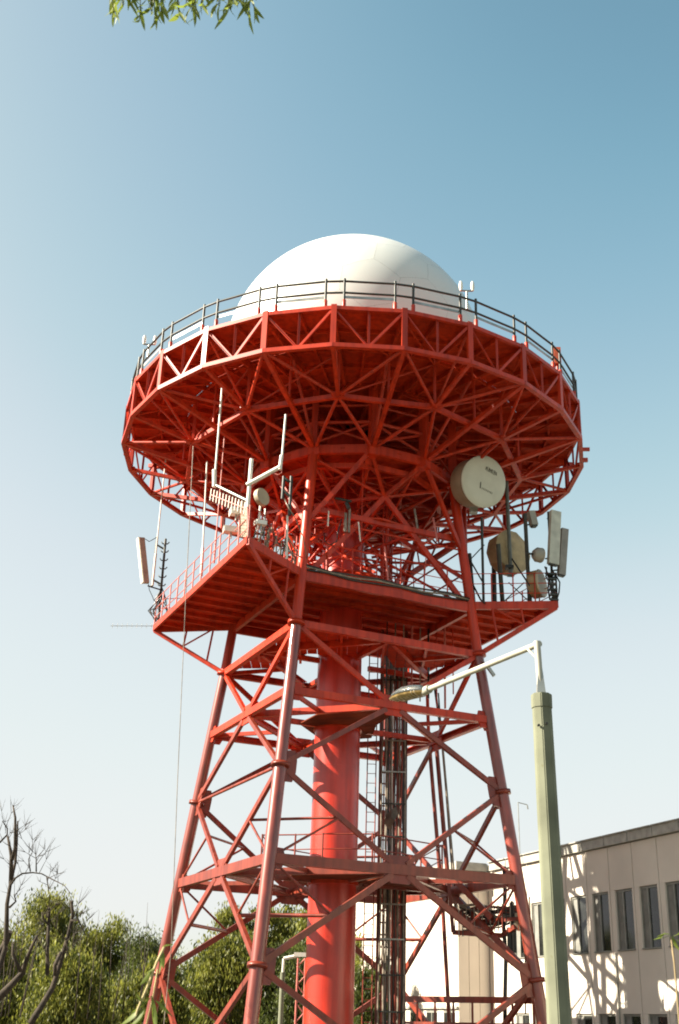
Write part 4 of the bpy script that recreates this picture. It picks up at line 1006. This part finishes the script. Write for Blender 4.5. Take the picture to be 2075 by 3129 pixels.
#LIST
TREES = [
 (-22.5, 66, 5.0, 3.6, leafB, 'low dark bushy tree at the far left edge behind the bare tree'),
 (-18.6, 64, 5.9, 3.0, leafA, 'pale green tree with a rounded top behind the forked bare trunk'),
 (-14.6, 62, 7.3, 2.4, leafA, 'tallest light green tree left of the tower'),
 (-12.2, 64, 6.2, 2.2, leafA, 'loose light green tree right of the tallest left one'),
 (-15.4, 55, 4.4, 2.6, leafA, 'sunlit rounded bush tree in front of the left tree line'),
 (-9.6, 60, 5.3, 2.2, leafB, 'dark dense tree just left of the left tower leg'),
 (-11.2, 52, 3.9, 2.3, leafA, 'low green shrub tree at the bottom left'),
 (-8.3, 55, 3.9, 1.9, leafA, 'low light shrub tree touching the left tower leg'),
 (-6.9, 62, 4.6, 1.7, leafB, 'small dark tree behind the left tower leg'),
 (-5.2, 60, 7.2, 1.8, leafA, 'tall green tree seen between the left and front legs'),
 (-3.0, 61, 7.4, 2.0, leafA, 'tall yellow green tree behind the front leg'),
 (-1.0, 59, 6.9, 1.7, leafA, 'green tree immediately left of the red column'),
 (-4.6, 54, 5.2, 2.0, leafA, 'lower leafy tree in front between the left and front legs'),
 (-2.2, 53, 4.8, 1.9, leafB, 'dark lower tree left of the red column foot'),
 (1.7, 63, 7.2, 1.6, leafA, 'green tree between the red column and the cable ladder'),
 (1.5, 56, 4.2, 1.3, leafB, 'dark low tree right of the red column foot'),
]
for i, (x, y, h, w, m_, lab) in enumerate(TREES):
    tree('leafy_tree', (x, y, 0), h, w, m_, lab, 100+i, n=26000, lsize=.19 if m_ is leafA else .16, droop=1.6 if m_ is leafA else .9)
hed = leafcloud('distant_thicket', [(-24+4.2*i+random.uniform(-1, 1), 78+random.uniform(-3, 3), 1.3+random.uniform(-.3, .8), 3.4, 2.4, 2.4) for i in range(7)], 22000, .34, leafB, None, .5, 77)
tag(hed, kind='stuff')
# bare trees at the left
def bare(name, chains, label, twigs, seed):
    t = empty(name, chains[0][0][0]); tag(t, label, 'tree', 'bare trees at the left edge'); rnd = random.Random(seed)
    for ci, (pts_, r0, r1) in enumerate(chains):
        bm = bmesh.new(); pv = [Vector(p) for p in pts_]
        for i in range(1, len(pv)-1): pv[i] = pv[i]+Vector((0, rnd.uniform(-.3, .3), 0))
        k = len(pv); sweep(bm, pv, [r0+(r1-r0)*i/(k-1) for i in range(k)], 8); bm_obj('trunk' if ci == 0 else 'branch', bm, bark, t)
    # twigs
    bm = bmesh.new()
    for (pts_, r0, r1) in chains[1:]:
        for _ in range(twigs):
            i = rnd.randrange(len(pts_)-1); f = rnd.random(); s0 = Vector(pts_[i]).lerp(Vector(pts_[i+1]), f)
            L = rnd.uniform(.3, 1.0); d = Vector((rnd.gauss(0, .45), rnd.gauss(0, .4), rnd.uniform(.4, 1))).normalized()
            m1 = s0+d*L*.5+Vector((rnd.uniform(-.1, .1), 0, 0)); e = s0+d*L+Vector((rnd.uniform(-.15, .15), 0, .05))
            sweep(bm, [s0, m1, e], [.010, .006, .002], 4)
            for _2 in range(3):
                d2 = (d+Vector((rnd.gauss(0, .5), rnd.gauss(0, .5), rnd.gauss(0, .3)))).normalized(); sweep(bm, [m1, m1+d2*L*.3, m1+d2*L*.55+Vector((0, 0, .03))], [.007, .005, .002], 4)
    o = bm_obj('twig_spray', bm, bark, t); o['kind'] = 'stuff'
bare('bare_tree', [
 ([(-9.30,34.00,1.33), (-9.28,34.00,2.13), (-9.25,34.00,2.68), (-9.19,34.00,3.24), (-9.20,34.00,3.80), (-9.26,34.00,4.38), (-9.30,34.00,4.96), (-9.33,34.00,5.55), (-9.34,34.00,6.08), (-9.36,34.00,6.69)], .10, .02),
 ([(-9.16,34.00,3.69), (-9.28,34.00,3.35), (-9.38,34.00,2.95), (-9.49,34.00,2.56)], .10, .09),
 ([(-9.30,34.00,4.96), (-9.41,34.00,5.72), (-9.59,34.00,6.26)], .07, .03),
 ([(-9.37,34.00,5.60), (-9.29,34.00,5.91), (-9.39,34.00,6.75), (-9.56,34.00,7.12)], .06, .02),
 ([(-9.31,34.00,4.90), (-9.09,33.80,5.06), (-8.87,33.60,5.18), (-8.67,33.50,5.25), (-8.35,33.30,5.20), (-7.92,33.00,5.01), (-7.56,32.80,4.86), (-7.25,32.60,4.59)], .03, .008),
 ([(-8.67,33.50,5.25), (-8.72,33.50,5.56), (-8.68,33.50,5.80)], .02, .006),
 ([(-8.48,33.40,5.24), (-8.50,33.40,5.56), (-8.57,33.40,5.73)], .022, .006),
 ([(-8.07,33.00,5.06), (-8.01,33.00,4.78), (-7.89,33.00,4.44)], .018, .005),
 ([(-9.25,34.00,4.32), (-9.13,34.00,4.50), (-9.17,34.00,4.67)], .035, .015),
 ([(-9.93,34.50,6.14), (-9.81,34.50,6.39), (-9.83,34.50,6.57), (-9.95,34.50,6.75)], .03, .012),
 ], 'tall dark bare tree leaning up along the left edge of the view', 5, 4)
bare('dead_tree', [
 ([(-7.28,30.00,1.39), (-7.12,30.00,1.72), (-6.89,30.00,2.20), (-6.83,30.00,2.50), (-6.76,30.00,2.99), (-6.66,30.00,3.39), (-6.63,30.00,3.89), (-6.65,30.00,4.20)], .085, .035),
 ([(-6.76,30.00,2.99), (-6.80,30.00,2.69), (-6.83,30.00,2.50)], .05, .05),
 ([(-6.61,30.00,3.74), (-6.41,30.00,3.75), (-6.20,30.00,3.40)], .03, .01),
 ([(-6.68,30.00,3.34), (-6.67,30.00,3.09), (-6.60,30.00,2.89)], .03, .01),
 ], 'dead dark trunk with a snapped top right of the bare tree', 5, 5)
bare('forked_tree', [
 ([(-8.46,31.00,1.88), (-8.18,31.00,2.24), (-7.93,31.00,2.55), (-7.82,31.00,2.86), (-7.69,31.00,3.17), (-7.63,31.00,3.43)], .10, .03),
 ([(-7.93,31.00,2.58), (-8.11,31.00,2.95), (-8.23,31.00,3.25)], .05, .02),
 ([(-7.25,31.00,2.52), (-7.34,31.00,3.02), (-7.37,31.00,3.64), (-7.44,31.00,3.95), (-7.42,31.00,4.11)], .05, .03),
 ([(-7.37,31.00,3.69), (-7.54,31.00,3.84), (-7.59,31.00,4.00)], .03, .01),
 ], 'thin dark forked tree low at the left between two bare trunks', 6, 6)
# thin bare shoots above the trees
sh = empty('bare_saplings', (-8.81,50.00,3.99)); tag(sh, 'fine bare shoots rising above the trees left of the tower', 'saplings'); bm = bmesh.new(); rnd = random.Random(9)
for i in range(46):
    x = rnd.uniform(-14.5, -7.4); y = rnd.uniform(50, 58); z0 = 1.5; z1 = rnd.uniform(4.4, 6.0); d = rnd.gauss(0, .35)
    sweep(bm, [(x, y, z0), (x+d*.4, y, (z0+z1)/2), (x+d, y, z1)], [.03, .018, .005], 4)
o = bm_obj('shoot', bm, bark2, sh); o['kind'] = 'stuff'

# ------------------------------------------------------------ leaves close to the camera
def leaf_mesh(name, m, L=.09, W=.016, bend=.25):
    bm = bmesh.new(); k = 7; rows = []
    for i in range(k+1):
        f = i/k; w = W*math.sin(math.pi*min(1, f*.96+.02))**.8*(1-.25*f); x = L*f; z = -bend*L*f*f
        rows.append([bm.verts.new((x, -w, z+w*.25)), bm.verts.new((x, 0, z)), bm.verts.new((x, w, z+w*.25))])
    for i in range(k):
        for j in range(2): f_ = bm.faces.new((rows[i][j], rows[i+1][j], rows[i+1][j+1], rows[i][j+1])); f_.smooth = True
    me = bpy.data.meshes.new(name); bm.to_mesh(me); bm.free(); me.materials.append(m); return me
LM = [leaf_mesh('long_leaf', leafN, .12, .0095, .2), leaf_mesh('long_leaf_b', leafN, .10, .008, .4), leaf_mesh('leaf_yellow', leafC, .09, .014, .3)]
def put_leaf(p, d, parent, me, scale, roll):
    o = link('leaf', me, None, parent); o.location = p; d = Vector(d).normalized()
    q = d.to_track_quat('X', 'Z'); o.rotation_mode = 'QUATERNION'; o.rotation_quaternion = q @ Euler((roll, 0, 0)).to_quaternion(); o.scale = (scale,)*3
WB = empty('willow_branch', (-0.93,4.20,6.42)); tag(WB, 'hanging willow twigs with long narrow leaves at the top edge of the view', 'branch')
rnd = random.Random(31)
b0 = Vector((-1.57,4.40,6.99)); b1 = Vector((-0.54,4.20,6.43))
cable('twig', [b0, b0.lerp(b1, .3)+Vector((0, 0, .05)), b0.lerp(b1, .7)+Vector((0, 0, .04)), b1], .008, bark2, WB)
TWP = [
 ((-1.26,4.20,6.41), (-1.23,4.15,6.09)),
 ((-1.14,4.20,6.47), (-1.10,4.15,6.05)),
 ((-1.10,4.20,6.41), (-1.05,4.15,6.11)),
 ((-1.02,4.20,6.45), (-1.00,4.15,6.10)),
 ((-0.98,4.20,6.42), (-0.91,4.15,6.09)),
 ((-0.93,4.20,6.48), (-0.88,4.15,6.15)),
 ((-0.86,4.20,6.51), (-0.84,4.15,6.17)),
 ((-0.81,4.20,6.45), (-0.80,4.15,6.14)),
 ((-0.76,4.20,6.46), (-0.72,4.15,6.15)),
 ((-0.72,4.20,6.46), (-0.67,4.15,6.13)),
 ((-0.67,4.20,6.52), (-0.62,4.15,6.18)),
 ((-0.62,4.20,6.52), (-0.57,4.15,6.11)),
 ((-1.20,4.20,6.47), (-1.16,4.15,6.17)),
 ((-1.07,4.20,6.48), (-1.04,4.15,6.15)),
 ((-0.89,4.20,6.48), (-0.85,4.15,6.12)),
 ((-0.69,4.20,6.49), (-0.65,4.15,6.18)),
 ((-0.64,4.20,6.52), (-0.54,4.15,6.13)),
 ((-1.22,4.20,6.41), (-1.19,4.15,6.13))
]
import itertools
for i, (p0, p1) in enumerate(TWP):
    p0, p1 = Vector(p0), Vector(p1); c = p0.lerp(p1, .5)+Vector((rnd.uniform(-.02, .02), rnd.uniform(-.05, .05), 0))
    cable('twig', [p0, c, p1], .0022, bark2, WB, 5)
    nl = 11
    for j in range(nl):
        f = .25+.75*j/(nl-1); p = p0.lerp(p1, f); a = rnd.uniform(0, 6.28)
        put_leaf(p, (math.cos(a)*.45, math.sin(a)*.45, -1+.25*rnd.random()), WB, rnd.choice(LM[:2]) if rnd.random() < .75 else LM[2], rnd.uniform(.75, 1.15), rnd.uniform(0, 6.28))
# climbing stem at the lower left
VN = empty('climbing_stem', (-0.98,6.00,1.57)); tag(VN, 'yellow green leafy stem rising at the lower left in front of the left leg', 'plant')
vp = [Vector((-0.98,6.00,1.50)), Vector((-0.95,6.00,1.64)), Vector((-0.91,6.00,1.75)), Vector((-0.88,6.00,1.85)), Vector((-0.85,6.00,1.92))]
cable('stem', [(vp[0].x-.1, vp[0].y, .02)]+vp, .0065, mat('pale_stem', (.42, .34, .16), .7), VN)
cable('stem', [(vp[0].x+.12, vp[0].y+.05, .02), (-0.92,6.05,1.51), (-0.89,6.05,1.70), (-0.88,6.05,1.82)], .004, mat('pale_stem_b', (.36, .3, .12), .7), VN)
for (p, d, s_, me_) in (((-0.86,6.00,1.91), (.15, 0, -1), 1.0, 2), ((-0.86,6.00,1.92), (.5, .1, .25), .6, 2), ((-0.87,6.00,1.87), (.3, 0, -.9), .8, 2), ((-0.90,6.00,1.81), (-.5, 0, -.8), .9, 2), ((-0.91,6.00,1.77), (-.3, .2, -.9), .9, 0),
    ((-0.89,6.00,1.70), (.3, 0, -1), 1.3, 0), ((-0.89,6.00,1.70), (-.5, 0, -.6), 1.0, 0), ((-0.91,6.00,1.66), (-.7, 0, .35), .8, 2), ((-0.87,6.00,1.68), (.7, 0, -.5), .9, 0), ((-0.92,6.00,1.65), (-.4, 0, -1), 1.2, 2), ((-0.94,6.00,1.65), (-.6, .1, -.9), 1.3, 2),
    ((-0.88,6.00,1.67), (.1, 0, -1), 1.4, 0), ((-0.92,6.00,1.61), (-.6, .1, -.6), 1.2, 2), ((-0.88,6.00,1.84), (-.5, 0, -.7), .7, 2)): put_leaf(p, d, VN, LM[me_], s_, rnd.uniform(0, 6))
SP = empty('sapling', (1.89,7.00,1.66)); tag(SP, 'young sapling with bright green leaves at the right edge before the building', 'plant')
for pts_ in ([(1.91,7.00,1.54), (1.91,7.00,1.80), (1.91,7.00,1.98), (1.90,7.00,2.12)], [(1.97,7.00,1.54), (1.98,7.00,1.85), (1.96,7.00,2.08)]):
    cable('stem', [(pts_[0][0], pts_[0][1], .02)]+pts_, .006, mat('twig_tan', (.25, .19, .10), .8), SP, 5)
for (p, d) in (((1.90,7.00,2.13), (-1, 0, .1)), ((1.91,7.00,2.12), (1, 0, .3)), ((1.90,7.00,2.13), (-.6, .2, -.4)), ((1.92,7.00,2.11), (.6, 0, -.3)), ((1.94,7.00,2.13), (.7, 0, .1)), ((1.91,7.00,2.12), (.2, 0, -.7)), ((1.95,7.00,2.09), (.8, 0, -.3)), ((1.87,7.00,2.14), (-.5, 0, -.5))): put_leaf(p, d, SP, LM[2], .9, rnd.uniform(0, 6))
